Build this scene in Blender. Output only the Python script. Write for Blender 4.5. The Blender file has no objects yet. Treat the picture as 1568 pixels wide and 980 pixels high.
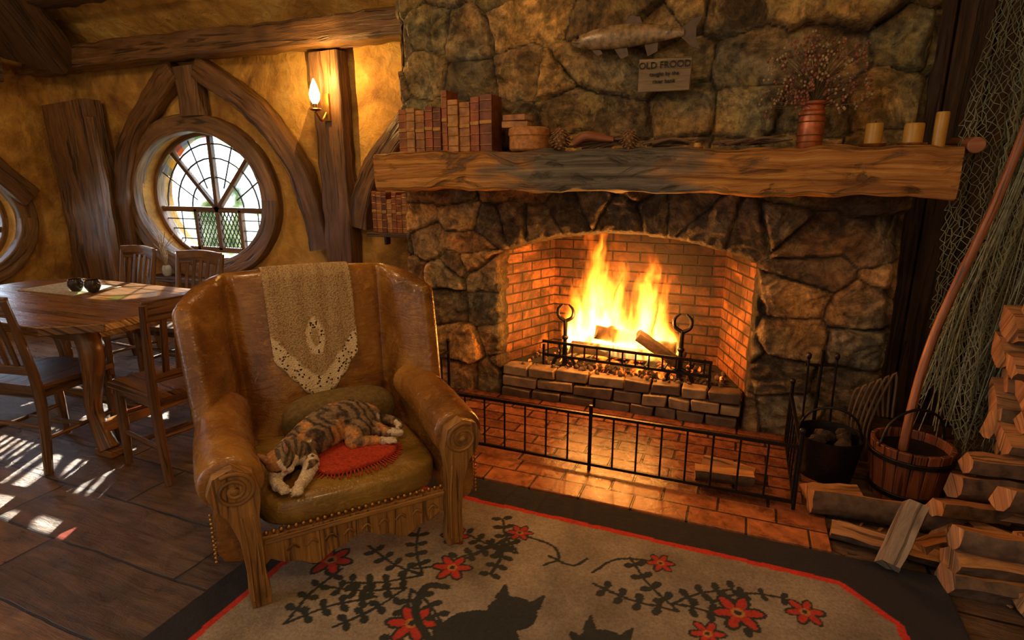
import bpy, bmesh, math, random
import numpy as np
from mathutils import Vector, Matrix, Euler, noise
random.seed(7)
R = random.uniform
pi = math.pi
scene = bpy.context.scene

# ------------------------------------------------------------------ nodes
def newmat(name):
    m = bpy.data.materials.new(name); m.use_nodes = True
    nt = m.node_tree; nt.nodes.clear()
    out = nt.nodes.new('ShaderNodeOutputMaterial')
    b = nt.nodes.new('ShaderNodeBsdfPrincipled')
    nt.links.new(b.outputs[0], out.inputs[0])
    return m, nt, b
def setin(nt, sock, v):
    if isinstance(v, bpy.types.NodeSocket): nt.links.new(v, sock)
    else:
        if isinstance(v, (tuple, list)) and len(v) == 3 and sock.type == 'RGBA': v = (*v, 1)
        sock.default_value = v
def node(nt, typ, ins=None, **at):
    n = nt.nodes.new(typ)
    for k, v in at.items(): setattr(n, k, v)
    for k, v in (ins or {}).items(): setin(nt, n.inputs[k], v)
    return n
def ramp(nt, fac, stops, interp='LINEAR'):
    n = nt.nodes.new('ShaderNodeValToRGB'); nt.links.new(fac, n.inputs[0])
    cr = n.color_ramp; cr.interpolation = interp
    while len(cr.elements) < len(stops): cr.elements.new(0.5)
    for e, (p, c) in zip(cr.elements, stops):
        e.position = p
        e.color = (*c, 1) if isinstance(c, (tuple, list)) else (c, c, c, 1)
    return n.outputs[0]
def mix(nt, fac, a, b, mode='MIX'):
    n = nt.nodes.new('ShaderNodeMix'); n.data_type = 'RGBA'; n.blend_type = mode
    setin(nt, n.inputs[0], fac); setin(nt, n.inputs[6], a); setin(nt, n.inputs[7], b)
    return n.outputs[2]
def mth(nt, op, a, b=0.0, c=0.0, clamp=False):
    n = nt.nodes.new('ShaderNodeMath'); n.operation = op; n.use_clamp = clamp
    setin(nt, n.inputs[0], a); setin(nt, n.inputs[1], b); setin(nt, n.inputs[2], c)
    return n.outputs[0]
def coords(nt, kind='Object', scale=(1, 1, 1), rot=(0, 0, 0)):
    t = nt.nodes.new('ShaderNodeTexCoord')
    mp = node(nt, 'ShaderNodeMapping', {'Scale': scale, 'Rotation': rot})
    nt.links.new(t.outputs[kind], mp.inputs[0])
    return mp.outputs[0]
def nz(nt, vec, scale, detail=5, dist=0.0, rough=0.55):
    return node(nt, 'ShaderNodeTexNoise', {'Vector': vec, 'Scale': scale, 'Detail': detail, 'Distortion': dist, 'Roughness': rough}).outputs[0]
def bump(nt, b, h, s=0.4, d=0.01):
    n = node(nt, 'ShaderNodeBump', {'Height': h, 'Strength': s, 'Distance': d})
    nt.links.new(n.outputs[0], b.inputs['Normal'])

def wood(name, dark, light, su=2.0, sv=38, rough=0.5, bs=0.5, third=None):
    m, nt, b = newmat(name)
    v = coords(nt, 'UV', (su, sv, 1))
    g = nz(nt, v, 1.0, 8, 0.8, 0.66)
    big = nz(nt, coords(nt, 'UV', (1.6, 3, 1)), 1.5, 4, 0.5)
    c = ramp(nt, g, [(0.3, dark), (0.70, light)])
    c = mix(nt, ramp(nt, big, [(0.38, 0.0), (0.68, 0.75)]), c, third or tuple(x*0.35 for x in light))
    crack = ramp(nt, nz(nt, coords(nt, 'UV', (1.2, 26, 1)), 1.0, 3, 1.4), [(0.37, 0.15), (0.44, 1.0)])
    c = mix(nt, 0.8, c, crack, 'MULTIPLY')
    kn = node(nt, 'ShaderNodeTexVoronoi', {'Vector': coords(nt, 'UV', (1.5, 5, 1)), 'Scale': 1.6})
    c = mix(nt, 0.7, c, ramp(nt, kn.outputs[0], [(0.05, 0.3), (0.16, 1.0)]), 'MULTIPLY')
    setin(nt, b.inputs['Base Color'], c)
    setin(nt, b.inputs['Roughness'], ramp(nt, g, [(0.2, rough+0.15), (0.8, rough-0.12)]))
    bump(nt, b, mth(nt, 'MULTIPLY', g, crack), bs, 0.014)
    return m
def simple(name, col, rough=0.5, metal=0.0, nscale=30, var=0.35, bs=0.2, spec=0.5):
    m, nt, b = newmat(name)
    n = nz(nt, coords(nt), nscale, 5)
    c = ramp(nt, n, [(0.25, tuple(x*(1-var) for x in col)), (0.75, tuple(min(1, x*(1+var)) for x in col))])
    setin(nt, b.inputs['Base Color'], c)
    b.inputs['Roughness'].default_value = rough; b.inputs['Metallic'].default_value = metal
    b.inputs['Specular IOR Level'].default_value = spec
    bump(nt, b, n, bs, 0.006)
    return m
def emis(name, col, s):
    m, nt, b = newmat(name)
    b.inputs['Base Color'].default_value = (*col, 1)
    b.inputs['Emission Color'].default_value = (*col, 1); b.inputs['Emission Strength'].default_value = s
    return m
def attrmat(name, rough=0.8, nscale=25, bs=0.5, var=(0.6, 1.35), lichen=None, dist=0.01):
    m, nt, b = newmat(name)
    a = node(nt, 'ShaderNodeAttribute', attribute_name='Col')
    v = coords(nt)
    n = nz(nt, v, nscale, 9, 0.3, 0.68)
    c = mix(nt, 1.0, a.outputs[0], ramp(nt, n, [(0.3, var[0]), (0.70, var[1])]), 'MULTIPLY')
    if lichen:
        l = ramp(nt, nz(nt, v, 5.5, 10, 1.0, 0.72), [(0.54, 0.0), (0.63, 0.7)])
        l = mix(nt, 1.0, l, ramp(nt, node(nt, 'ShaderNodeSeparateColor', {0: a.outputs[0]}).outputs[0], [(0.03, 0.0), (0.09, 1.0)]), 'MULTIPLY')
        c = mix(nt, l, c, lichen)
        gr = ramp(nt, nz(nt, v, 3.4, 8, 1.4, 0.72), [(0.42, 0.28), (0.56, 1.0)])
        c = mix(nt, 0.9, c, gr, 'MULTIPLY')
        rr = ramp(nt, nz(nt, v, 12, 8, 0.5, 0.7), [(0.35, 0.34), (0.65, 0.72)])
        setin(nt, b.inputs['Roughness'], rr)
    else: b.inputs['Roughness'].default_value = rough
    setin(nt, b.inputs['Base Color'], c)
    bump(nt, b, n, bs, dist)
    return m

M_timber = wood('dark_timber', (0.045, 0.020, 0.007), (0.28, 0.14, 0.05), 2, 30, 0.40, 0.9)
M_timber2 = wood('black_timber', (0.022, 0.012, 0.006), (0.13, 0.068, 0.03), 2, 24, 0.5, 0.8)
M_chairw = wood('dining_wood', (0.05, 0.023, 0.010), (0.22, 0.11, 0.045), 3, 40, 0.30, 0.25)
M_tablew = wood('table_wood', (0.07, 0.03, 0.012), (0.32, 0.155, 0.055), 2, 22, 0.22, 0.25)
M_carved = wood('carved_oak', (0.13, 0.055, 0.014), (0.54, 0.29, 0.08), 4, 45, 0.34, 0.5, (0.20, 0.095, 0.028))
M_split = wood('split_wood', (0.26, 0.10, 0.03), (0.72, 0.36, 0.125), 4, 35, 0.6, 1.0, (0.32, 0.135, 0.045))
M_bark = simple('bark', (0.12, 0.07, 0.035), 0.9, 0, 22, 0.7, 1.0)
M_iron = simple('wrought_iron', (0.022, 0.02, 0.02), 0.42, 0.8, 50, 0.4, 0.3)
M_handle = wood('tool_handle', (0.16, 0.05, 0.02), (0.40, 0.15, 0.055), 3, 30, 0.45, 0.3)
M_wax = simple('candle_wax', (0.42, 0.23, 0.035), 0.4, 0, 20, 0.15, 0.05)

def mat_mantel():
    m, nt, b = newmat('mantel_oak')
    g = nz(nt, coords(nt, 'UV', (1.3, 30, 1)), 1, 9, 0.8, 0.68)
    honey = ramp(nt, g, [(0.28, (0.08, 0.026, 0.006)), (0.46, (0.40, 0.17, 0.034)), (0.70, (0.80, 0.42, 0.10))])
    gray = ramp(nt, g, [(0.28, (0.02, 0.02, 0.017)), (0.75, (0.30, 0.27, 0.21))])
    sx = node(nt, 'ShaderNodeSeparateXYZ', {0: coords(nt)})
    d = mth(nt, 'ABSOLUTE', mth(nt, 'ADD', sx.outputs[0], 0.10))
    big = nz(nt, coords(nt, 'UV', (1.5, 4, 1)), 1.6, 6, 0.6)
    f = mth(nt, 'ADD', d, mth(nt, 'MULTIPLY', mth(nt, 'SUBTRACT', big, 0.5), 1.4))
    fac = ramp(nt, f, [(0.36, 0.0), (0.68, 1.0)])
    c = mix(nt, fac, gray, honey)
    dk = ramp(nt, nz(nt, coords(nt, 'UV', (2.5, 7, 1)), 1.4, 7, 1.2), [(0.36, 0.15), (0.48, 1.0)])
    c = mix(nt, 0.85, c, dk, 'MULTIPLY')
    setin(nt, b.inputs['Base Color'], c)
    setin(nt, b.inputs['Roughness'], ramp(nt, g, [(0.3, 0.62), (0.7, 0.36)]))
    bump(nt, b, mth(nt, 'MULTIPLY', g, dk), 1.0, 0.022)
    return m
M_mantel = mat_mantel()

def mat_plaster():
    m, nt, b = newmat('ochre_plaster')
    v = coords(nt)
    c = ramp(nt, nz(nt, v, 1.4, 9, 0.8, .62), [(0.32, (0.20, 0.085, 0.016)), (0.5, (0.54, 0.29, 0.055)), (0.68, (0.72, 0.46, 0.12))])
    h = nz(nt, v, 9, 8, 0.4, 0.6)
    c = mix(nt, 0.7, c, ramp(nt, h, [(0.3, 0.5), (0.6, 1.05)]), 'MULTIPLY')
    setin(nt, b.inputs['Base Color'], c); b.inputs['Roughness'].default_value = 0.8
    bump(nt, b, h, 0.8, 0.035)
    return m
M_plaster = mat_plaster()

def mat_floor():
    m, nt, b = newmat('floor_slabs')
    t = coords(nt)
    n = node(nt, 'ShaderNodeTexNoise', {'Vector': t, 'Scale': 2.2, 'Detail': 4})
    vv = node(nt, 'ShaderNodeVectorMath', {0: n.outputs[1], 1: (0.07, 0.05, 0)}, operation='MULTIPLY')
    v = node(nt, 'ShaderNodeVectorMath', {0: t, 1: vv.outputs[0]}, operation='ADD').outputs[0]
    br = node(nt, 'ShaderNodeTexBrick', {'Vector': v, 'Color1': (0.060, 0.036, 0.022), 'Color2': (0.17, 0.10, 0.055), 'Mortar': (0.008, 0.006, 0.004),
              'Scale': 1.0, 'Mortar Size': 0.006, 'Mortar Smooth': 0.3, 'Brick Width': 1.1, 'Row Height': 0.30}, offset=0.37)
    g = nz(nt, t, 7, 10, 0.6, 0.7)
    st = nz(nt, coords(nt, scale=(1.4, 11, 1)), 2.5, 8, 0.6, 0.68)
    c = mix(nt, 0.85, br.outputs[0], ramp(nt, g, [(0.3, 0.4), (0.66, 1.8)]), 'MULTIPLY')
    c = mix(nt, 0.85, c, ramp(nt, st, [(0.35, 0.4), (0.65, 1.5)]), 'MULTIPLY')
    setin(nt, b.inputs['Base Color'], c)
    setin(nt, b.inputs['Roughness'], ramp(nt, g, [(0.3, 0.22), (0.7, 0.48)]))
    hh = mth(nt, 'SUBTRACT', mth(nt, 'ADD', mth(nt, 'MULTIPLY', g, 0.5), mth(nt, 'MULTIPLY', st, 0.5)), br.outputs[1])
    bump(nt, b, hh, 1.0, 0.025)
    return m
M_floor = mat_floor()
def mat_brick(name, c1, c2, mo, w, h, ms, kind='UV', rough=0.7, soot=None, bs=0.8, rot=(0, 0, 0)):
    m, nt, b = newmat(name)
    v = coords(nt, kind, rot=rot)
    br = node(nt, 'ShaderNodeTexBrick', {'Vector': v, 'Color1': c1, 'Color2': c2, 'Mortar': mo, 'Scale': 1.0,
              'Mortar Size': ms, 'Mortar Smooth': 0.4, 'Brick Width': w, 'Row Height': h})
    g = nz(nt, v, 18, 8, 0.4, 0.65)
    c = mix(nt, 0.9, br.outputs[0], ramp(nt, g, [(0.3, 0.4), (0.7, 1.6)]), 'MULTIPLY')
    if soot:
        s = ramp(nt, nz(nt, v, 2.8, 8, 0.8, .68), [(0.43, 0.08), (0.60, 1.0)])
        c = mix(nt, soot, c, s, 'MULTIPLY')
        t = nt.nodes.new('ShaderNodeTexCoord')
        sp = node(nt, 'ShaderNodeSeparateXYZ', {0: t.outputs['UV']})
        uu = mth(nt, 'ABSOLUTE', mth(nt, 'SUBTRACT', sp.outputs[0], 1.15))
        f = mth(nt, 'SUBTRACT', mth(nt, 'MULTIPLY', uu, 1.05), mth(nt, 'MULTIPLY', mth(nt, 'MAXIMUM', mth(nt, 'SUBTRACT', sp.outputs[1], 0.70), 0.0), 1.0))
        k = ramp(nt, f, [(0.05, 0.22), (0.48, 0.34), (0.62, 1.0)])
        c = mix(nt, 1.0, c, k, 'MULTIPLY')
    setin(nt, b.inputs['Base Color'], c)
    setin(nt, b.inputs['Roughness'], ramp(nt, g, [(0.3, rough-0.15), (0.7, rough+0.1)]))
    bump(nt, b, mth(nt, 'SUBTRACT', mth(nt, 'MULTIPLY', g, 0.4), br.outputs[1]), bs, 0.012)
    return m
M_firebrick = mat_brick('fire_brick', (0.24, 0.075, 0.024), (0.40, 0.15, 0.045), (0.03, 0.012, 0.006), 0.19, 0.068, 0.006, soot=0.85)
M_hearthin = mat_brick('hearth_brick', (0.11, 0.036, 0.02), (0.22, 0.08, 0.038), (0.015, 0.008, 0.006), 0.30, 0.11, 0.007, 'Object', 0.30)
M_tile = mat_brick('terracotta_tile', (0.30, 0.095, 0.032), (0.46, 0.165, 0.055), (0.05, 0.025, 0.015), 0.24, 0.26, 0.006, 'Object', 0.34, bs=0.6)
M_stone = attrmat('rubble_stone', 0.55, 20, 1.0, (0.25, 2.0), (0.50, 0.38, 0.12), 0.03)
M_rug = attrmat('rug_wool', 0.95, 90, 0.8, (0.65, 1.3), None, 0.006)

def mat_leather(name, dark, mid, light, sc=3.0):
    m, nt, b = newmat(name)
    v = coords(nt)
    n0 = nz(nt, v, sc, 8, 0.7, .62)
    c = ramp(nt, n0, [(0.32, dark), (0.5, mid), (0.66, light)])
    sc_ = ramp(nt, nz(nt, v, 16, 8, 1.5, 0.7), [(0.56, 0.0), (0.70, 0.55)])
    c = mix(nt, sc_, c, tuple(min(1, x*1.45) for x in light))
    setin(nt, b.inputs['Base Color'], c)
    vo = node(nt, 'ShaderNodeTexVoronoi', {'Vector': v, 'Scale': 130})
    wr = nz(nt, coords(nt, scale=(1, 1.4, 3)), 7, 6, 1.2)
    h = mth(nt, 'ADD', mth(nt, 'MULTIPLY', vo.outputs[0], 0.10), wr)
    setin(nt, b.inputs['Roughness'], ramp(nt, wr, [(0.3, 0.18), (0.7, 0.36)]))
    b.inputs['Coat Weight'].default_value = 0.4; b.inputs['Coat Roughness'].default_value = 0.16
    bump(nt, b, h, 0.34, 0.022)
    return m
M_leather = mat_leather('brown_leather', (0.08, 0.028, 0.006), (0.23, 0.095, 0.017), (0.40, 0.205, 0.042))
M_seatl = mat_leather('olive_leather', (0.12, 0.065, 0.012), (0.26, 0.155, 0.03), (0.40, 0.26, 0.06))

# ------------------------------------------------------------------ builder
def cr(pts, n, closed=False):
    P = [Vector(p) for p in pts]; out = []
    k = len(P)
    if closed:
        for i in range(n):
            t = i/n*k; j = int(t); f = t-j
            a, b_, c, d = P[(j-1) % k], P[j % k], P[(j+1) % k], P[(j+2) % k]
            out.append(0.5*((2*b_)+(c-a)*f+(2*a-5*b_+4*c-d)*f*f+(3*b_-a-3*c+d)*f**3))
        return out
    for i in range(n+1):
        t = i/n*(k-1); j = min(int(t), k-2); f = t-j
        b_, c = P[j], P[j+1]
        a = P[j-1] if j > 0 else b_-(c-b_)
        d = P[j+2] if j+2 < k else c+(c-b_)
        out.append(0.5*((2*b_)+(c-a)*f+(2*a-5*b_+4*c-d)*f*f+(3*b_-a-3*c+d)*f**3))
    return out

class Bld:
    def __init__(s): s.V = []; s.F = []; s.UV = []; s.MI = []; s.mats = []; s.T = Matrix()
    def mi(s, m):
        if m not in s.mats: s.mats.append(m)
        return s.mats.index(m)
    def raw(s, verts, faces, uvs, m):
        o = len(s.V)
        s.V += [s.T @ Vector(v) for v in verts]
        for i, f in enumerate(faces):
            s.F.append([o+k for k in f]); s.UV.append(uvs[i])
            s.MI.append(s.mi(m[i] if isinstance(m, list) else m))
    def box(s, c, sz, m, rot=(0, 0, 0), taper=1.0, jit=0.0):
        Rm = rot if isinstance(rot, Matrix) else Euler(rot).to_matrix()
        c = Vector(c); L = max(range(3), key=lambda i: sz[i]); a, b_ = [i for i in range(3) if i != L]
        ou, ov = R(0, 20), R(0, 20); vs = []; loc = []
        for z in (-.5, .5):
            for y in (-.5, .5):
                for x in (-.5, .5):
                    k = taper if z > 0 else 1
                    p = Vector((x*sz[0]*k, y*sz[1]*k, z*sz[2]))
                    if jit: p += Vector((R(-jit, jit), R(-jit, jit), R(-jit, jit)))
                    loc.append(p); vs.append(c+Rm@p)
        fs = [(0, 2, 3, 1), (4, 5, 7, 6), (0, 1, 5, 4), (2, 6, 7, 3), (0, 4, 6, 2), (1, 3, 7, 5)]
        uv = [[(loc[i][L]+ou, loc[i][a]+loc[i][b_]+ov) for i in f] for f in fs]
        s.raw(vs, fs, uv, m)
    def tube(s, pts, r, m, seg=10, n=0, closed=False, sx=1, sy=1, cap=True, up=None):
        P = cr(pts, n, closed) if n else [Vector(p) for p in pts]
        k = len(P)
        if isinstance(r, (int, float)): rr = [r]*k
        else:
            rr = []
            for i in range(k):
                t = i/(k-1)*(len(r)-1); j = min(int(t), len(r)-2); rr.append(r[j]+(r[j+1]-r[j])*(t-j))
        vs = []; us = []; u = R(0, 20); ov = R(0, 20)
        prev = None
        for i in range(k):
            if closed: t = P[(i+1) % k]-P[i-1]
            else: t = P[min(i+1, k-1)]-P[max(i-1, 0)]
            if t.length < 1e-9: t = Vector((0, 0, 1))
            t.normalize()
            if prev is None or up is not None:
                a = Vector(up) if up is not None else (Vector((0, 0, 1)) if abs(t.z) < .9 else Vector((1, 0, 0)))
                x = a.cross(t).normalized()
            else:
                x = (prev-t*prev.dot(t)).normalized()
            prev = x; y = t.cross(x)
            if i: u += (P[i]-P[i-1]).length
            us.append(u)
            for j in range(seg):
                an = 2*pi*j/seg
                vs.append(P[i]+x*math.cos(an)*rr[i]*sx+y*math.sin(an)*rr[i]*sy)
        fs = []; uv = []; rm = max(rr)
        for i in range(k if closed else k-1):
            i2 = (i+1) % k; ua = us[i]; ub = us[i2] if i2 else us[-1]+0.02
            for j in range(seg):
                j2 = (j+1) % seg
                fs.append((i*seg+j, i*seg+j2, i2*seg+j2, i2*seg+j))
                va, vb = ov+j/seg*6.28*rm, ov+(j+1)/seg*6.28*rm
                uv.append([(ua, va), (ua, vb), (ub, vb), (ub, va)])
        if cap and not closed:
            f1 = tuple(range(seg))[::-1]; f2 = tuple((k-1)*seg+j for j in range(seg))
            for f in (f1, f2):
                fs.append(f); uv.append([(vs[q].x*.3, (vs[q].y+vs[q].z)) for q in f])
        s.raw(vs, fs, uv, m)
    def lathe(s, prof, c, m, seg=24, M=None):
        c = Vector(c); vs = []; M = M or Matrix.Identity(3)
        for r_, z in prof:
            for j in range(seg):
                a = 2*pi*j/seg; vs.append(c+M@Vector((r_*math.cos(a), r_*math.sin(a), z)))
        fs = []; uv = []
        for i in range(len(prof)-1):
            for j in range(seg):
                j2 = (j+1) % seg
                fs.append((i*seg+j, i*seg+j2, (i+1)*seg+j2, (i+1)*seg+j))
                uv.append([(prof[i][1], j/seg*.5), (prof[i][1], (j+1)/seg*.5), (prof[i+1][1], (j+1)/seg*.5), (prof[i+1][1], j/seg*.5)])
        for f in (tuple(range(seg))[::-1], tuple((len(prof)-1)*seg+j for j in range(seg))):
            fs.append(f); uv.append([(vs[q].x, vs[q].y) for q in f])
        s.raw(vs, fs, uv, m)
    def ell(s, c, r, m, rot=(0, 0, 0), e=1.0, ns=16, nr=10):
        Rm = rot if isinstance(rot, Matrix) else Euler(rot).to_matrix()
        c = Vector(c); sp = lambda v: math.copysign(abs(v)**e, v); vs = []
        for i in range(1, nr):
            ph = -pi/2+pi*i/nr
            for j in range(ns):
                th = 2*pi*j/ns
                vs.append(c+Rm@Vector((r[0]*sp(math.cos(ph))*sp(math.cos(th)), r[1]*sp(math.cos(ph))*sp(math.sin(th)), r[2]*sp(math.sin(ph)))))
        vs.append(c+Rm@Vector((0, 0, -r[2]))); vs.append(c+Rm@Vector((0, 0, r[2])))
        A, Bq = len(vs)-2, len(vs)-1; fs = []
        for i in range(nr-2):
            for j in range(ns):
                j2 = (j+1) % ns; fs.append((i*ns+j, i*ns+j2, (i+1)*ns+j2, (i+1)*ns+j))
        for j in range(ns):
            j2 = (j+1) % ns; fs.append((A, j2, j)); fs.append((Bq, (nr-2)*ns+j, (nr-2)*ns+j2))
        s.raw(vs, fs, [[(vs[q].x, vs[q].y+vs[q].z) for q in f] for f in fs], m)
    def prism(s, outl, th, M, m):
        n = len(outl); M = M if isinstance(M, Matrix) else Matrix(M)
        vs = [M@Vector((a, b_, 0)) for a, b_ in outl]+[M@Vector((a, b_, th)) for a, b_ in outl]
        ou = R(0, 20)
        fs = [tuple(range(n))[::-1], tuple(range(n, 2*n))]
        uv = [[(outl[q % n][1]+ou, outl[q % n][0]) for q in f] for f in fs]
        for i in range(n):
            j = (i+1) % n; fs.append((i, j, n+j, n+i))
            uv.append([(outl[i][1]+ou, outl[i][0]), (outl[j][1]+ou, outl[j][0]), (outl[j][1]+ou, outl[j][0]+th), (outl[i][1]+ou, outl[i][0]+th)])
        s.raw(vs, fs, uv, m)
    def beam(s, pts, w, h, m, up=(0, 0, 1), n=24, amp=0.012, closed=False, taper=None, freq=5.0):
        P = cr(pts, n, closed); k = len(P); up = Vector(up)
        ring = []; c = 0.42; q = 3
        cor = [(c, c), (-c, c), (-c, -c), (c, -c)]
        for i, (cx, cy) in enumerate(cor):
            for t in (0, .5, 1):
                an = pi/2*(i+t); ring.append((cx+.08*math.cos(an), cy+.08*math.sin(an)))
            nx = cor[(i+1) % 4]; an = pi/2*(i+1)
            for t in range(1, q+1):
                f = t/(q+1); ring.append((cx+(nx[0]-cx)*f+.08*math.cos(an), cy+(nx[1]-cy)*f+.08*math.sin(an)))
        sg = len(ring); vs = []; us = []; u = R(0, 20); ov = R(0, 20)
        for i in range(k):
            t = (P[(i+1) % k]-P[i-1]) if closed else (P[min(i+1, k-1)]-P[max(i-1, 0)])
            t.normalize(); x = t.cross(up).normalized(); y = x.cross(t)
            if i: u += (P[i]-P[i-1]).length
            us.append(u)
            ks = 1 if taper is None else taper[0]+(taper[1]-taper[0])*i/(k-1)
            for a, b_ in ring:
                d = x*a*w*ks+y*b_*h*ks; p = P[i]+d
                nn = noise.noise(p*freq)+.5*noise.noise(p*freq*2.7)
                vs.append(p+d.normalized()*nn*amp)
        fs = []; uv = []
        per = 2*(w+h)
        for i in range(k if closed else k-1):
            i2 = (i+1) % k; ua = us[i]; ub = us[i2] if i2 else us[-1]+.02
            for j in range(sg):
                j2 = (j+1) % sg; fs.append((i*sg+j, i*sg+j2, i2*sg+j2, i2*sg+j))
                va, vb = ov+j/sg*per, ov+(j+1)/sg*per
                uv.append([(ua, va), (ua, vb), (ub, vb), (ub, va)])
        if not closed:
            for f in (tuple(range(sg))[::-1], tuple((k-1)*sg+j for j in range(sg))):
                fs.append(f); uv.append([(vs[q_].x*.5, vs[q_].y+vs[q_].z) for q_ in f])
        s.raw(vs, fs, uv, m)
    def log(s, c, L, r, rot, a0=20, a1=160, mw=None, mb=None):
        mw = mw or M_split; mb = mb or M_bark
        Rm = Euler(rot).to_matrix(); c = Vector(c); outl = [(R(-.15, .15)*r, -.45*r)]
        for i in range(7):
            a = math.radians(a0+(a1-a0)*i/6); k = R(.9, 1.05)
            outl.append((r*math.cos(a)*k, r*math.sin(a)*k-.3*r))
        n = len(outl); nl = 6; vs = []; ou = R(0, 20)
        for i in range(nl+1):
            y = (i/nl-.5)*L
            for a, b_ in outl:
                vs.append(c+Rm@Vector((y+R(-.004, .004), a+R(-.05, .05)*r, b_+R(-.05, .05)*r)))
        fs = []; uv = []; ms = []
        for i in range(nl):
            for j in range(n):
                j2 = (j+1) % n; fs.append((i*n+j, i*n+j2, (i+1)*n+j2, (i+1)*n+j))
                ua, ub = ou+i/nl*L, ou+(i+1)/nl*L; va, vb = j*r*.7+ou, (j+1)*r*.7+ou
                uv.append([(ua, va), (ua, vb), (ub, vb), (ub, va)]); ms.append(mb if 1 <= j < n-1 else mw)
        for f in (tuple(range(n))[::-1], tuple(nl*n+j for j in range(n))):
            fs.append(f); uv.append([(outl[q % n][1]*.3, outl[q % n][0]+ou) for q in f]); ms.append(mw)
        s.raw(vs, fs, uv, ms)
    def done(s, name, loc=None, rotz=0.0, bevel=0.0, sub=0, parent=None, sharp=38, recenter=True):
        me = bpy.data.meshes.new(name)
        V = s.V; off = Vector((0, 0, 0))
        if loc is None and recenter and not parent:
            xs = [v.x for v in V]; ys = [v.y for v in V]; zs = [v.z for v in V]
            off = Vector(((min(xs)+max(xs))/2, (min(ys)+max(ys))/2, min(zs)))
        me.from_pydata([tuple(v-off) for v in V], [], s.F)
        ul = me.uv_layers.new(name='UVMap')
        flat = [c for f in s.UV for p in f for c in p[:2]]
        ul.data.foreach_set('uv', flat)
        for m in s.mats: me.materials.append(m)
        me.polygons.foreach_set('material_index', s.MI)
        me.polygons.foreach_set('use_smooth', [True]*len(me.polygons))
        bm = bmesh.new(); bm.from_mesh(me); bmesh.ops.recalc_face_normals(bm, faces=bm.faces); bm.to_mesh(me); bm.free()
        me.set_sharp_from_angle(angle=math.radians(sharp)); me.update()
        o = bpy.data.objects.new(name, me); scene.collection.objects.link(o)
        o.location = loc if loc is not None else off
        o.rotation_euler = (0, 0, rotz)
        if parent: o.parent = parent
        if bevel:
            b = o.modifiers.new('b', 'BEVEL'); b.width = bevel; b.segments = 2; b.limit_method = 'ANGLE'; b.angle_limit = math.radians(45); b.harden_normals = False
        if sub:
            b = o.modifiers.new('s', 'SUBSURF'); b.levels = sub; b.render_levels = sub
        return o
def copyobj(o, name, loc, rotz):
    c = o.copy(); c.name = name; c.location = loc; c.rotation_euler = (0, 0, rotz); scene.collection.objects.link(c); return c
def empty(name, loc=(0, 0, 0), rotz=0):
    e = bpy.data.objects.new(name, None); e.location = loc; e.rotation_euler = (0, 0, rotz); scene.collection.objects.link(e); return e

def vn(x, y, seed):
    def h(i, j):
        a = np.sin(i*127.1+j*311.7+seed*74.7)*43758.5453
        return a-np.floor(a)
    xi = np.floor(x); yi = np.floor(y); fx = x-xi; fy = y-yi
    fx = fx*fx*(3-2*fx); fy = fy*fy*(3-2*fy)
    return (h(xi, yi)*(1-fx)+h(xi+1, yi)*fx)*(1-fy)+(h(xi, yi+1)*(1-fx)+h(xi+1, yi+1)*fx)*fy
def fbm(x, y, seed, o=4):
    r = 0; a = .5
    for i in range(o):
        r = r+a*vn(x*2**i, y*2**i, seed+i*3); a *= .5
    return r/(1-.5**o)

def grid_mesh(name, P, F, col, mat, offc=True):
    me = bpy.data.meshes.new(name)
    c = np.array([(P[:, 0].min()+P[:, 0].max())/2, (P[:, 1].min()+P[:, 1].max())/2, P[:, 2].min()])
    me.from_pydata((P-c).tolist(), [], F)
    a = me.attributes.new('Col', 'FLOAT_COLOR', 'POINT')
    cc = np.ones((len(P), 4), dtype=np.float32); cc[:, :3] = col
    a.data.foreach_set('color', cc.ravel())
    me.materials.append(mat)
    me.polygons.foreach_set('use_smooth', [True]*len(me.polygons)); me.update()
    o = bpy.data.objects.new(name, me); o.location = c; scene.collection.objects.link(o); return o

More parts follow.
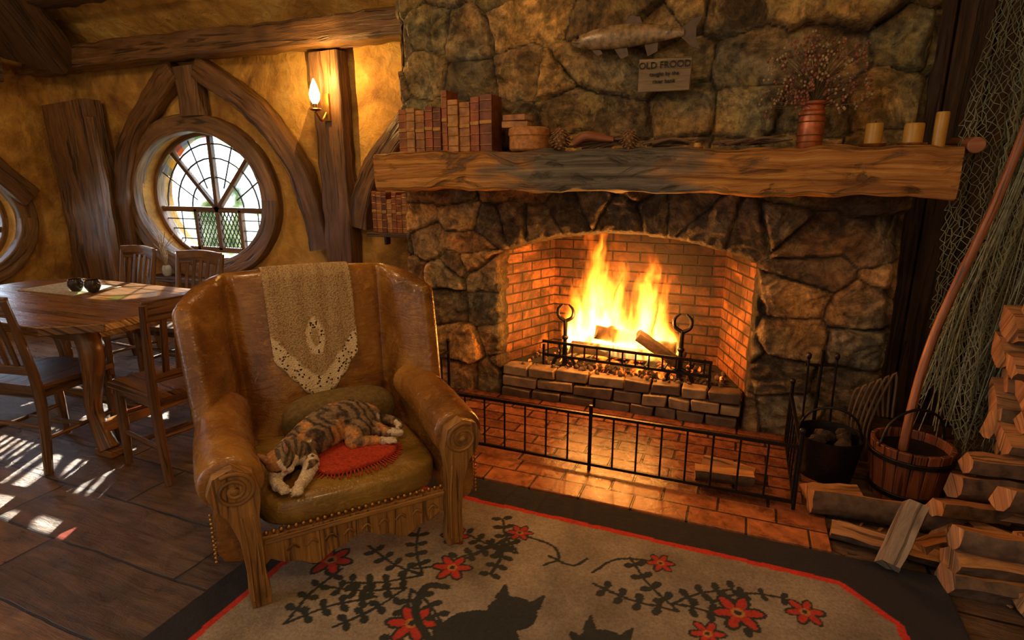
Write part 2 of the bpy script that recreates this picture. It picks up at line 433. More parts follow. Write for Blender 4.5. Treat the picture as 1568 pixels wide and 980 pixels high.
# ------------------------------------------------------------------ stone chimney
def arch(x): return .975+.145*(1-((x+.695)/.765)**2)
def stone_geo(s0, s1, t0, t1, res, sites, cols, grp, tow, hole=None, seed=1, divel=True, diver=True, asp=.7, soot=False):
    ns = int((s1-s0)/res)+1; ntt = int((t1-t0)/res)+1
    s, t = np.meshgrid(np.linspace(s0, s1, ns), np.linspace(t0, t1, ntt)); s = s.ravel(); t = t.ravel()
    ws = s+.035*(fbm(s*5, t*5, seed, 2)-.5)+.020*(fbm(s*18, t*18, seed+5, 3)-.5)
    wt = t+.035*(fbm(s*5+50, t*5, seed+9, 2)-.5)+.020*(fbm(s*18+9, t*18, seed+15, 3)-.5)
    S = np.array(sites); M = len(S); rg = np.random.RandomState(seed); grp = np.array(grp)
    sc = np.array([asp, 1.0]); S2 = S*sc; P2 = np.stack([ws*asp, wt], 1)
    dS = np.sqrt(((S2[:, None]-S2[None])**2).sum(2))+1e-6
    idx = np.zeros(len(s), int); E = np.zeros(len(s))
    for a in range(0, len(s), 8000):
        p = P2[a:a+8000]; D = ((p[:, None]-S2[None])**2).sum(2); i1 = D.argmin(1)
        d1 = D[np.arange(len(p)), i1]; e = (D-d1[:, None])/(2*dS[i1]); e[grp[i1][:, None] == grp[None, :]] = 9
        idx[a:a+8000] = grp[i1]; E[a:a+8000] = e.min(1)
    off = rg.uniform(-.020, .026, M); tx = rg.uniform(-.14, .14, M); tz = rg.uniform(-.18, .18, M)
    wn = .004+.006*fbm(s*8, t*8, seed+77, 2)
    k = np.clip((E-wn*.6)/.011, 0, 1); k = k**.6
    h = k*(.036+off[idx]+tx[idx]*(s-S[idx, 0])+tz[idx]*(t-S[idx, 1])+.03*(fbm(s*6, t*6, seed+20, 3)-.5)+.032*(fbm(s*18, t*18, seed+31, 4)-.5))
    h = h+(1-k)*(.008+.012*fbm(s*20, t*20, seed+3, 2))
    facet = np.abs(((fbm(s*4+20, t*4, seed+40, 2)*7) % 1)-.5)
    h = h+k*facet*.036
    keep = None
    C = np.array(cols)[idx]*(.35+1.35*fbm(s*8, t*8, seed+60, 4))[:, None]
    warm = np.clip(fbm(s*3, t*3, seed+90, 4)*3-1.0, 0, 1)[:, None]
    C = C*(1-warm*.75)+C*np.array([1.8, 1.15, .5])*warm*.75
    g = np.clip((E-.0015)/.007, 0, 1)[:, None]
    C = C*g+(1-g)*np.array([.035, .024, .012])
    if hole is not None:
        d = hole(s, t)
        h = np.where(d > -.02, h-np.clip((d+.02)/.03, 0, 1)**2*.14, h); inside = d > .016
        keep = ~inside
        C = C*(1-.75*np.clip((d+.035)/.035, 0, 1))[:, None]  # edge stone darkened in colour: soot, and to dim the bright lip
    if divel:
        d = (s0+.05+.05*fbm(t*5, t*0, 2, 2))-s; h = np.where(d > 0, h-np.clip(d/.05, 0, 1)**2*.08, h)
    if diver:
        d = s-(s1-.05-.05*fbm(t*5, t*0+3, 2, 2)); h = np.where(d > 0, h-np.clip(d/.05, 0, 1)**2*.08, h)
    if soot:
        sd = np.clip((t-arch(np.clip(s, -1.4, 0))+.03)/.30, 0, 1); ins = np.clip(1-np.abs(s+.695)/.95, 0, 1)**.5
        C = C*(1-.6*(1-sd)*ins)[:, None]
    P = tow(s, t, h)
    F = []
    for j in range(ntt-1):
        b0 = j*ns
        for i in range(ns-1):
            q = (b0+i, b0+i+1, b0+ns+i+1, b0+ns+i)
            if keep is not None and not (keep[q[0]] and keep[q[1]] and keep[q[2]] and keep[q[3]]): continue
            F.append(q)
    return P, F, C
lowpal = [(.24, .17, .09), (.34, .245, .125), (.44, .32, .16), (.12, .09, .06), (.32, .20, .09), (.25, .21, .14), (.15, .105, .06)]
uppal = [(.18, .165, .085), (.27, .23, .115), (.12, .105, .065), (.37, .30, .14), (.21, .18, .105)]
def gensites(x0, x1, z0, z1, rng, up, flt=None):
    S = []; C = []; G = []; z = z0
    while z < z1:
        rh = rng.uniform(.15, .27) if not up else rng.uniform(.20, .32)
        x = x0-rng.uniform(0, .2); prev = None
        while x < x1:
            w = rng.uniform(.2, .48) if not up else rng.uniform(.2, .42)
            cx, cz = x+w/2, z+rh/2+rng.uniform(-.05, .05)
            if not (flt and flt(cx, cz)):
                S.append((cx, cz)); C.append(rng.choice(uppal if up else lowpal)); i = len(S)-1
                if prev is not None and rng.random() < .25: G.append(G[prev]); prev = None
                else: G.append(i); prev = i
                if rng.random() < .16:
                    S.append((cx+rng.uniform(-.14, .14), cz+rng.choice((-1, 1))*rng.uniform(.06, .11))); C.append(rng.choice(uppal if up else lowpal)); G.append(len(S)-1)
            else: prev = None
            x += w
        z += rh
    return S, C, G
rng = random.Random(23)
S, C, Gp = gensites(-2.2, .75, -.02, 1.55, rng, False, lambda x, z: -1.56 < x < .16 and .86 < z < 1.36)
for k in range(11):
    x = -1.545+.172*k; S.append((x, arch(min(max(x, -1.4), 0))+.17+.03*math.sin(k*2.1))); Gp.append(len(S)-1); C.append(rng.choice([(.12, .10, .075), (.19, .16, .11), (.14, .12, .09)]))
def hole(s, t):
    return np.minimum(np.minimum(s+1.46, .07-s), arch(s)-t)
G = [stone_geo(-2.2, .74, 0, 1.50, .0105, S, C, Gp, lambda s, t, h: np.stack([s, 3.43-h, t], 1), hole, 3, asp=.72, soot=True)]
S, C, Gp = gensites(-2.2, .75, 1.40, 3.4, rng, True)
G.append(stone_geo(-2.2, .74, 1.49, 3.12, .0115, S, C, Gp, lambda s, t, h: np.stack([s, 3.43-h, t], 1), None, 5, asp=.85))
S2_, C2_, G2_ = gensites(3.3, 4.0, 0, 3.4, rng, False)
G.append(stone_geo(3.43, 3.98, 0, 3.1, .022, S2_, C2_, G2_, lambda s, t, h: np.stack([-2.13-h*.6, s, t], 1), None, 8, False, False))
G.append(stone_geo(3.43, 3.98, 0, 3.1, .022, S2_, C2_, G2_, lambda s, t, h: np.stack([.67+h*.6, s, t], 1), None, 9, False, False))
PP, FF, CC, o_ = [], [], [], 0
for p, f, c in G:
    PP.append(p); CC.append(c); FF += [tuple(q+o_ for q in ff) for ff in f]; o_ += len(p)
grid_mesh('stone_chimney', np.concatenate(PP), FF, np.concatenate(CC), M_stone)

# firebox
fb = Bld()
pts = [(-1.47, 3.46), (-1.27, 3.95), (-.11, 3.95), (.08, 3.46)]
u = 0
for a, b_ in zip(pts, pts[1:]):
    L = math.hypot(b_[0]-a[0], b_[1]-a[1])
    fb.raw([(a[0], a[1], 0), (b_[0], b_[1], 0), (b_[0], b_[1], 1.25), (a[0], a[1], 1.25)], [(0, 1, 2, 3)], [[(u, 0), (u+L, 0), (u+L, 1.25), (u, 1.25)]], M_firebrick); u += L
M_soot = simple('soot', (0.02, 0.016, 0.013), 0.95, 0, 12, .5, .6)
fb.raw([(-1.5, 3.45, 1.25), (.1, 3.45, 1.25), (.1, 3.97, 1.25), (-1.5, 3.97, 1.25)], [(0, 1, 2, 3)], [[(0, 0)]*4], M_soot)
fb.box((-.695, 3.74, .1), (1.46, .42, .2), M_soot)
M_ledge = simple('ledge_stone', (0.24, 0.165, 0.095), 0.5, 0, 14, .6, .9)
M_ledge2 = simple('ledge_stone_dark', (0.11, 0.072, 0.045), 0.5, 0, 14, .6, .9)
hl = fb
for r_ in range(3):
    x = -1.45; z = .037+r_*.074
    while x < .05:
        w = R(.13, .26); w = min(w, .06-x)
        if w < .06: break
        hl.box((x+w/2, 3.435+R(-.008, .01)+r_*.012, z), (w-.01, .11, .066), M_ledge if r_ > 0 and random.random() < .7 else M_ledge2, (R(-.02, .02), 0, R(-.03, .03)), jit=.007); x += w
hl.done('brick_firebox', bevel=.008)

mb = Bld()
mb.beam([(-2.18, 3.24, 1.475), (-1.7, 3.235, 1.488), (-1.2, 3.24, 1.480), (-.6, 3.232, 1.482), (0, 3.24, 1.470), (.4, 3.236, 1.474), (.83, 3.24, 1.466)], .27, .22, M_mantel, (0, 0, 1), 120, .024)
mb.done('mantel_beam')
mb = Bld(); mb.tube([(.87, 3.10, 1.58), (.89, 3.5, 1.60)], .034, M_handle, 14)
mb.done('wooden_peg', bevel=.004)

# ------------------------------------------------------------------ fire
def mat_fire():
    m = bpy.data.materials.new('flame'); m.use_nodes = True; nt = m.node_tree; nt.nodes.clear()
    out = nt.nodes.new('ShaderNodeOutputMaterial')
    tc = nt.nodes.new('ShaderNodeTexCoord'); p = tc.outputs['Object']
    mp = node(nt, 'ShaderNodeMapping', {'Vector': p, 'Scale': (7, 7, 3.0)})
    n1 = node(nt, 'ShaderNodeTexNoise', {'Vector': mp.outputs[0], 'Scale': 1.0, 'Detail': 2, 'Roughness': .6})
    sx = node(nt, 'ShaderNodeSeparateXYZ', {0: p})
    off = node(nt, 'ShaderNodeVectorMath', {0: n1.outputs[1], 1: (.5, .5, .5)}, operation='SUBTRACT').outputs[0]
    amp = mth(nt, 'ADD', mth(nt, 'MULTIPLY', sx.outputs[2], .34), .10)
    sc = node(nt, 'ShaderNodeVectorMath', {0: off}, operation='SCALE'); setin(nt, sc.inputs['Scale'], amp)
    pd = node(nt, 'ShaderNodeVectorMath', {0: p, 1: sc.outputs[0]}, operation='ADD').outputs[0]
    s2 = node(nt, 'ShaderNodeSeparateXYZ', {0: pd})
    X, Y, Z = s2.outputs
    best = None
    for (xi, yi, wi, hi) in [(-.16, 0, .16, .88), (-.05, .02, .11, .66), (-.27, -.02, .11, .58), (.15, 0, .13, .70), (.26, .03, .10, .52), (.04, -.03, .13, .42), (-.33, 0, .08, .26), (.33, 0, .08, .24), (0, -.02, .34, .17)]:
        dx = mth(nt, 'SUBTRACT', X, xi); dy = mth(nt, 'SUBTRACT', Y, yi)
        q = mth(nt, 'DIVIDE', mth(nt, 'ADD', mth(nt, 'MULTIPLY', dx, dx), mth(nt, 'MULTIPLY', dy, dy)), wi*wi)
        zz = mth(nt, 'SUBTRACT', 1.0, mth(nt, 'DIVIDE', Z, hi), clamp=True)
        d = mth(nt, 'SUBTRACT', zz, q)
        best = d if best is None else mth(nt, 'MAXIMUM', best, d)
    mp2 = node(nt, 'ShaderNodeMapping', {'Vector': pd, 'Scale': (26, 26, 6)})
    n2 = node(nt, 'ShaderNodeTexNoise', {'Vector': mp2.outputs[0], 'Scale': 1.0, 'Detail': 1}).outputs[0]
    wisp = mth(nt, 'MULTIPLY_ADD', n2, 3.8, -1.4, clamp=True)
    d = mth(nt, 'MAXIMUM', best, 0.0)
    col = ramp(nt, d, [(0.0, (1, .10, .003)), (.15, (1, .20, .01)), (.4, (1, .36, .03)), (.8, (1, .55, .13))])
    st = mth(nt, 'MULTIPLY', mth(nt, 'MULTIPLY', mth(nt, 'POWER', d, 1.3), 175.0), mth(nt, 'ADD', wisp, .08))
    em = node(nt, 'ShaderNodeEmission', {'Color': col, 'Strength': st})
    nt.links.new(em.outputs[0], out.inputs['Volume'])
    try: m.cycles.volume_step_rate = 0.25
    except Exception: pass
    return m
fl = Bld(); fl.box((0, 0, .42), (.86, .28, .90), mat_fire())
fl.done('fire_flames', loc=(-.72, 3.71, .335))
def mat_ember():
    m, nt, b = newmat('embers')
    v = coords(nt); n = nz(nt, v, 14, 6, .4, .6)
    b.inputs['Base Color'].default_value = (.03, .022, .018, 1); b.inputs['Roughness'].default_value = .9
    b.inputs['Emission Color'].default_value = (1, .13, .01, 1)
    setin(nt, b.inputs['Emission Strength'], mth(nt, 'MULTIPLY', ramp(nt, n, [(.5, 0.0), (.72, 1.0)]), 8.0))
    bump(nt, b, n, 1, .03); return m
M_ember = mat_ember()
M_ash = simple('ash', (0.09, 0.06, 0.045), 0.95, 0, 40, .8, 1.0)
eb = Bld()
for i in range(420):
    x = -.72+random.gauss(0, .36); y = R(3.46, 3.88); x = max(-1.32, min(-.06, x)); k = math.exp(-((x+.72)/.3)**2)
    rr = R(.006, .019); eb.ell((x, y, .205+R(0, .05)*k+rr*.5), (rr*1.3, rr, rr*.8), M_ember if (random.random() < .3 + .3*k and y > 3.55) else M_ash, (R(0, 3), R(0, 3), R(0, 3)), ns=7, nr=5)
eb.ell((-.72, 3.7, .2), (.42, .2, .09), M_ember, ns=24, nr=12)
M_char = simple('charred_wood', (0.04, 0.024, 0.016), 0.9, 0, 20, .7, 1.0)
M_char2 = wood('burning_wood', (0.04, 0.016, 0.007), (0.18, 0.08, 0.03), 4, 30, .8, .8)
for c, L, r_, rot in [((-.78, 3.62, .33), .5, .055, (0, .05, .1)), ((-.6, 3.74, .35), .5, .06, (.5, -.1, -.2)), ((-.72, 3.68, .42), .34, .05, (1, .25, .5)), ((-.46, 3.62, .38), .32, .05, (.3, .6, .3)), ((-.9, 3.72, .38), .34, .05, (0, -.5, -.4))]:
    eb.log(c, L, r_, rot, -10, 190, M_char2, M_char)
eb.done('burning_logs_and_embers')
an = Bld()
for x in (-1.05, -.31):
    an.tube([(x, 3.52, .24), (x, 3.52, .40), (x, 3.52, .54)], [.02, .013, .015], M_iron, 8)
    for sgn in (-1, 1):
        an.tube([(x, 3.52, .53), (x+sgn*.045, 3.52, .56), (x+sgn*.05, 3.52, .61), (x+sgn*.018, 3.52, .645)], [.013, .012, .011, .005], M_iron, 8, 10)
        an.tube([(x, 3.52, .30), (x+sgn*.06, 3.51, .27), (x+sgn*.08, 3.51, .215)], .012, M_iron, 8, 8)
    an.tube([(x, 3.52, .30), (x, 3.85, .30)], .011, M_iron, 8)
    an.ell((x, 3.52, .42), (.022, .022, .018), M_iron)
for z in (.285, .375): an.box((-.66, 3.50, z), (1.08, .012, .018), M_iron, (0, .02, 0))
for i in range(13):
    x = -1.16+i*.083; an.box((x, 3.50, .33), (.01, .01, .10), M_iron)
for i in range(6): an.tube([(-1.0+i*.12, 3.5, .29), (-1.0+i*.12, 3.82, .27)], .008, M_iron, 6)
for x in (-1.19, -.13): an.box((x, 3.50, .285), (.016, .016, .16), M_iron)
an.done('fire_grate')

# ------------------------------------------------------------------ room shell
def plane_hole(name, rect, c, rx, rz, tow, mat, depth, n=72):
    b = Bld(); a0, a1, b0, b1 = rect; E = []; O = []
    for i in range(n):
        t = 2*pi*i/n; ca, sa = math.cos(t)*rx, math.sin(t)*rz
        ks = []
        if ca > 1e-6: ks.append((a1-c[0])/ca)
        if ca < -1e-6: ks.append((a0-c[0])/ca)
        if sa > 1e-6: ks.append((b1-c[1])/sa)
        if sa < -1e-6: ks.append((b0-c[1])/sa)
        k = min(ks); E.append((c[0]+ca, c[1]+sa)); O.append((c[0]+ca*k, c[1]+sa*k))
    for cx, cz in ((a0, b0), (a0, b1), (a1, b0), (a1, b1)):
        j = min(range(n), key=lambda q: (O[q][0]-cx)**2+(O[q][1]-cz)**2); O[j] = (cx, cz)
    vs = [tow(*e, 0) for e in E]+[tow(*o, 0) for o in O]+[tow(*e, depth) for e in E]
    fs = []
    for i in range(n):
        j = (i+1) % n; fs.append((i, n+i, n+j, j)); fs.append((i, j, 2*n+j, 2*n+i))
    b.raw(vs, fs, [[(vs[q][0], vs[q][2]) for q in f] for f in fs], mat)
    return b
WC = (-4.75, 1.25)
b = plane_hole('wall_back', (-6.75, 2.0, 0, 2.75), WC, .80, .62, lambda a, z, d: (a, 4.0+d, z), M_plaster, .32)
b.done('wall_back')
LWC = (2.95, 1.05)
b = plane_hole('wall_left', (-1.6, 4.05, 0, 3.55), LWC, .55, .52, lambda a, z, d: (-6.75-d, a, z), M_plaster, .3)
b.done('wall_left')
b = Bld(); b.box((2.0, 1.2, 1.7), (.1, 5.6, 3.4), M_plaster); b.done('wall_right')
b = Bld(); b.raw([(-7, -1.6, 0), (2.0, -1.6, 0), (2.0, 4.1, 0), (-7, 4.1, 0)], [(0, 1, 2, 3)], [[(0, 0), (1, 0), (1, 1), (0, 1)]], M_floor); b.done('floor')
b = Bld()
b.raw([(-6.8, 4.02, 2.62), (2.05, 4.02, 2.62), (2.05, 3.0, 3.5), (-6.8, 3.0, 3.5), (2.05, -1.6, 3.5), (-6.8, -1.6, 3.5)], [(0, 1, 2, 3), (3, 2, 4, 5)], [[(0, 0), (1, 0), (1, 1), (0, 1)]]*2, M_plaster); b.done('ceiling')

Yt = 3.92
def T(name, pts, w, h, up, mat=M_timber, n=24, amp=.016, **k):
    q = Bld(); q.beam(pts, w, h, mat, up, n, amp, **k); return q.done(name)
T('ceiling_beam', [(-6.6, 3.84, 2.5), (-5, 3.84, 2.52), (-3.5, 3.84, 2.50), (-2.2, 3.84, 2.5)], .22, .19, (0, 0, 1), n=70, amp=.022)
T('ceiling_beam', [(-6.6, 3.40, 2.94), (-5, 3.40, 2.92), (-3.5, 3.40, 2.95), (-2.2, 3.40, 2.92)], .2, .2, (0, 0, 1), M_timber2, n=60, amp=.022)
T('ceiling_rafter', [(-6.15, 3.66, 2.52), (-5.98, 3.35, 2.80), (-5.7, 2.85, 3.22)], .62, .26, (0, 1, 1), M_timber2, n=30)
T('ceiling_beam', [(-6.60, 3.5, 2.42), (-6.60, 2.0, 2.42), (-6.60, .5, 2.42)], .24, .24, (0, 0, 1), M_timber2, n=50, amp=.022)
q = Bld()
q.beam([(-3.12, Yt, 0), (-3.11, Yt, 1.2), (-3.13, Yt, 2.38)], .27, .14, M_timber, (0, 1, 0), 40, .016)
for pts_, w_, h_ in [
    ([(-4.50, Yt, 2.36), (-4.1, Yt, 2.13), (-3.78, Yt, 1.88), (-3.50, Yt, 1.5), (-3.38, Yt, 1.15), (-3.33, Yt, .85)], .19, .12),
    ([(-4.78, Yt, 2.36), (-5.1, Yt, 2.13), (-5.42, Yt, 1.85), (-5.62, Yt, 1.5), (-5.70, Yt, 1.15), (-5.72, Yt, .75)], .19, .12),
    ([(-4.63, Yt+.01, 1.97), (-4.64, Yt+.01, 2.38)], .26, .11),
    ([(-2.25, Yt, 2.05), (-2.5, Yt, 1.80), (-2.72, Yt, 1.56), (-2.86, Yt, 1.32), (-2.92, Yt, 1.05)], .17, .11),
    ([(-6.14, 3.86, 0), (-6.12, 3.86, 1.1), (-6.18, 3.86, 2.14)], .66, .18)]:
    q.beam(pts_, w_, h_, M_timber, (0, 1, 0), 44, .018)
q.done('trim_1')
T('trim_2', [(-6.64, 3.6, 1.25), (-6.63, 3.3, 1.58), (-6.62, 3.0, 1.85), (-6.62, 2.4, 2.0), (-6.64, 1.6, 1.9)], .2, .14, (1, 0, 0), n=30)
T('tree_pole', [(-5.66, 3.70, 0), (-5.64, 3.68, .9), (-5.67, 3.70, 1.5), (-5.63, 3.67, 1.98)], .07, .07, (0, 1, 0), M_timber, n=30, amp=.012)
T('baseboard_back', [(-5.6, 3.955, .08), (-3.35, 3.955, .08)], .06, .16, (0, 0, 1), M_timber2, n=30)

# ---- window
M_frame = wood('window_frame_wood', (0.08, 0.04, 0.016), (0.34, 0.19, 0.08), 2, 26, .40, .6)
M_lead = simple('window_lead', (0.04, 0.036, 0.032), .5, .3)
def mat_glass(name, tint=(1, 1, 1), g=.08):
    m = bpy.data.materials.new(name); m.use_nodes = True; nt = m.node_tree; nt.nodes.clear()
    out = nt.nodes.new('ShaderNodeOutputMaterial')
    t = node(nt, 'ShaderNodeBsdfTransparent', {'Color': (*tint, 1)}); gl = node(nt, 'ShaderNodeBsdfGlossy', {'Roughness': .05})
    mx = node(nt, 'ShaderNodeMixShader', {0: g}); nt.links.new(t.outputs[0], mx.inputs[1]); nt.links.new(gl.outputs[0], mx.inputs[2]); nt.links.new(mx.outputs[0], out.inputs[0]); return m
M_glass = mat_glass('window_glass', (.93, .97, 1))
tints = [mat_glass('glass_red', (.9, .25, .2)), mat_glass('glass_green', (.4, .8, .4)), mat_glass('glass_amber', (1, .75, .3)), mat_glass('glass_blue', (.45, .6, 1))]
def round_window(name, c, rx, rz, tow, upv, full=True):
    e = empty(name)
    def P(a, z, d): return Vector(tow(a, z, d))
    f = Bld()
    n = 20
    f.beam([P(c[0]+(rx+.085)*math.cos(2*pi*i/n), c[1]+(rz+.05)*math.sin(2*pi*i/n), -.03) for i in range(n)], .16, .12, M_frame, upv, 90, .008, closed=True)
    f.beam([P(c[0]+(rx-.02)*math.cos(2*pi*i/n), c[1]+(rz-.02)*math.sin(2*pi*i/n), .16) for i in range(n)], .06, .09, M_frame, upv, 90, .003, closed=True)
    hz = c[1]-.11
    def bar(a, b_, w, mt=M_timber, d=.16):
        f.beam([P(*a, d), P(*b_, d)], w, .045, mt, upv, 2, 0)
    hw = rx*math.sqrt(1-((hz-c[1])/rz)**2)
    bar((c[0]-hw, hz), (c[0]+hw, hz), .05)
    bar((c[0], hz), (c[0], c[1]+rz), .045)
    for an_ in (40, 140):
        a = math.radians(an_); k = 1/math.sqrt((math.cos(a)/rx)**2+(math.sin(a)/rz)**2)
        bar((c[0], hz), (c[0]+k*math.cos(a), c[1]+k*math.sin(a)), .04)
    for an_ in (20, 62, 118, 160):
        a = math.radians(an_); k = 1/math.sqrt((math.cos(a)/rx)**2+(math.sin(a)/rz)**2)
        f.tube([P(c[0]+.35*k*math.cos(a), hz+.35*k*math.sin(a), .16), P(c[0]+k*math.cos(a), c[1]+k*math.sin(a), .16)], .007, M_lead, 6)
    for kk in (.42, .66, .84):
        f.tube([P(c[0]+kk*rx*math.cos(t*pi/16), hz+(c[1]+rz-hz)*kk*math.sin(t*pi/16), .16) for t in range(17)], .008, M_lead, 6)
    zb = c[1]-rz*.80
    for xx in (-.36, .36):
        bar((c[0]+xx*rx, zb-.04), (c[0]+xx*rx, hz), .04)
    hb = rx*math.sqrt(1-((zb-c[1])/rz)**2); bar((c[0]-hb, zb), (c[0]+hb, zb), .05)
    bar((c[0], zb), (c[0], hz), .05)
    for sg in (-1, 1):
        for ii in range(-6, 9):
            x0 = 0.02; x1 = .35*rx
            s0 = ii*.085
            for dr in (1, -1):
                pts_ = []
                for t in np.linspace(0, 1, 60):
                    x = x0+(x1-x0)*t; z = zb+s0+(dr*(x-x0)*1.7 if dr > 0 else (x1-x)*1.7)
                    if zb <= z <= hz: pts_.append((x, z))
                if len(pts_) > 2: f.tube([P(c[0]+sg*pts_[0][0], pts_[0][1], .16), P(c[0]+sg*pts_[-1][0], pts_[-1][1], .16)], .0055, M_lead, 5)
        for q in range(1, 4):
            z = zb+(hz-zb)*q/4; hx = rx*math.sqrt(1-((z-c[1])/rz)**2)
            f.tube([P(c[0]+sg*.38*rx, z, .16), P(c[0]+sg*hx, z, .16)], .006, M_lead, 5)
        f.tube([P(c[0]+sg*.62*rx, zb, .16), P(c[0]+sg*.62*rx, hz, .16)], .006, M_lead, 5)
    f.done('frame', loc=(0, 0, 0), parent=e)
    g = Bld(); m_ = 48
    vs = [P(c[0], c[1], .165)]+[P(c[0]+.97*rx*math.cos(2*pi*i/m_), c[1]+.97*rz*math.sin(2*pi*i/m_), .165) for i in range(m_)]
    fs = [(0, 1+i, 1+(i+1) % m_) for i in range(m_)]
    g.raw(vs, fs, [[(0, 0)]*3]*m_, M_glass)
    for i in range(4, 21):
        t0, t1 = pi*i/24, pi*(i+1)/24
        if i % 3 == 2: continue
        q = []
        for t, k in ((t0, .84), (t1, .84), (t1, .97), (t0, .97)):
            q.append(P(c[0]+k*rx*math.cos(t), hz+(c[1]+rz-hz)*k*math.sin(t), .158))
        g.raw(q, [(0, 1, 2, 3)], [[(0, 0)]*4], tints[i % 4])
    g.done('glass', loc=(0, 0, 0), parent=e)
    return e
round_window('window_1', WC, .80, .62, lambda a, z, d: (a, 4.0+d, z), (0, 1, 0))
round_window('window_2', LWC, .55, .52, lambda a, z, d: (-6.75-d, a, z), (1, 0, 0))
b = Bld(); b.box((-4.7, 3.86, .50), (1.3, .2, .045), M_timber2, jit=.004); b.done('window_sill', bevel=.006)
M_dry = simple('dried_flower', (0.30, 0.22, 0.14), .9, 0, 60, .5)
b = Bld(); b.lathe([(.03, 0), (.045, .03), (.04, .08), (.03, .1)], (-5.15, 3.84, .523), simple('sill_vase', (.35, .38, .4), .3), 16)
for i in range(18): b.tube([(-5.15, 3.84, .6), (-5.15+R(-.05, .05), 3.84+R(-.03, .03), .75), (-5.15+R(-.12, .12), 3.84+R(-.05, .05), R(.82, .98))], .003, M_dry, 5, 5)
b.done('sill_flower_vase')

M_brass = simple('old_brass', (.42, .23, .06), .28, .9)
b = Bld()
b.box((-3.11, 3.835, 1.97), (.06, .02, .20), M_brass)
b.tube([(-3.11, 3.83, 1.93), (-3.11, 3.77, 1.87), (-3.12, 3.72, 1.93)], .010, M_brass, 8, 8)
M_bulb = emis('lamp_glow', (1, .50, .12), 40)
b.lathe([(.026, 0), (.046, .012), (.040, .018), (.016, .02), (.016, .05)], (-3.12, 3.72, 1.935), M_brass, 18)
b.lathe([(.016, 0), (.036, .035), (.040, .07), (.024, .13), (.003, .18)], (-3.12, 3.72, 1.985), M_bulb, 18)
b.done('wall_sconce')

b = Bld()
x = .76
while x < 1.92:
    w = min(R(.12, .19), 1.93-x); b.box((x+w/2, 3.93+R(-.01, .01), 1.29), (w-.008, .04, 2.58), M_timber2); x += w
b.done('wall_panel_planks', bevel=.004)

def book(bb, x, y, z, w, d, h, mc, rot=0):
    Rm = Euler((0, rot, 0)).to_matrix()
    bb.box((x, y, z+h/2), (w, d, h), mc, Rm)
    bb.box((x, y+.006, z+h/2), (w*.75, d+.004, h*.955), M_page, Rm)
    for q in (.12, .32, .52, .72, .9):
        bb.box((x, y-d/2-.0015, z+h*q), (w*1.02, .006, .006 if q != .52 else .022), M_gilt, Rm)
M_page = simple('book_page', (.40, .30, .16), .9, 0, 80)
M_gilt = simple('book_gilt', (.40, .21, .05), .45, .4, 60)
bookm = [simple('book_leather_%d' % i, c, .5, 0, 18, .7, .5) for i, c in enumerate([(.24, .075, .02), (.32, .14, .04), (.15, .045, .018), (.36, .18, .055), (.24, .065, .022)])]
b = Bld()
b.box((-2.50, 3.80, 1.02), (.42, .2, .03), M_timber2)
for dx in (-.13, .13): b.box((-2.50+dx, 3.86, .97), (.02, .06, .08), M_timber2)
b.done('book_shelf', bevel=.003)
b = Bld(); x = -2.66
for i in range(7):
    w = R(.035, .05); book(b, x+w/2, 3.79, 1.036, w, .14, R(.24, .31), bookm[i % 5]); x += w+.002
b.done('shelf_books', bevel=.003)
b = Bld(); x = -2.02
hs = [.25, .255, .24, .26, .25, .345, .29, .275, .30, .31]
ws = [.055, .055, .06, .05, .05, .035, .065, .065, .055, .075]
for i in range(10):
    book(b, x+ws[i]/2, 3.215+R(-.008, .008), 1.592, ws[i], .15, hs[i], bookm[(i*3) % 5], R(-.01, .01)); x += ws[i]+.006
b.done('mantel_books', bevel=.004)
b = Bld()
M_wick = simple('wicker_box', (.42, .19, .055), .6, 0, 40, .5, .6)
b.lathe([(.10, 0), (.112, .01), (.112, .08), (.118, .085), (.118, .12), (.10, .13), (.001, .132)], (-1.205, 3.225, 1.592), M_wick, 28)
b.box((-1.27, 3.2, 1.735), (.15, .1, .035), bookm[3], (0, 0, .1)); b.box((-1.27, 3.2, 1.735), (.154, .09, .024), M_page, (0, 0, .1))
b.box((-1.265, 3.2, 1.772), (.14, .1, .032), bookm[1], (0, 0, -.1)); b.box((-1.265, 3.2, 1.772), (.144, .09, .022), M_page, (0, 0, -.1))
b.done('wicker_box', bevel=.003)
M_cone = simple('pine_cone_scale', (.22, .12, .055), .7, 0, 30, .5)
def pinecone(x, y, z, s):
    b = Bld(); b.ell((0, 0, s*.9), (s*.55, s*.55, s*.85), M_cone)
    for i in range(60):
        k = i/60; a = i*2.4; r_ = s*.75*math.sin(pi*(.12+.8*k))
        b.ell((r_*math.cos(a), r_*math.sin(a), s*(.1+1.65*k)), (s*.2, s*.14, s*.06), M_cone, (0, .5, a), ns=6, nr=4)
    return b.done('pine_cone', loc=(x, y, z))
pinecone(-1.0, 3.17, 1.59, .068); pinecone(-.62, 3.17, 1.588, .058)
M_twig = wood('twig', (.06, .03, .013), (.24, .14, .07), 4, 20, .7)
def twigs(name, x0, x1, n, zt):
    b = Bld()
    for i in range(n):
        x = R(x0, x1); L = R(.12, .28); y = R(3.17, 3.27); z = 1.598+R(0, zt)
        b.tube([(x-L/2, y, z), (x, y+R(-.02, .02), z+R(0, .025)), (x+L/2, y+R(-.03, .03), z+R(0, .03))], [.008, .006, .003], M_twig, 6, 8)
    return b.done(name)
twigs('driftwood_twigs', -.85, -.7, 16, .05); twigs('driftwood_twigs', -.45, -.38, 10, .03); twigs('dry_twigs', -.1, .05, 14, .025)
b = Bld(); b.tube([(-.92, 3.16, 1.625), (-.85, 3.15, 1.66), (-.77, 3.16, 1.65), (-.70, 3.16, 1.64)], [.02, .028, .022, .012], M_handle, 10, 16); b.done('driftwood')

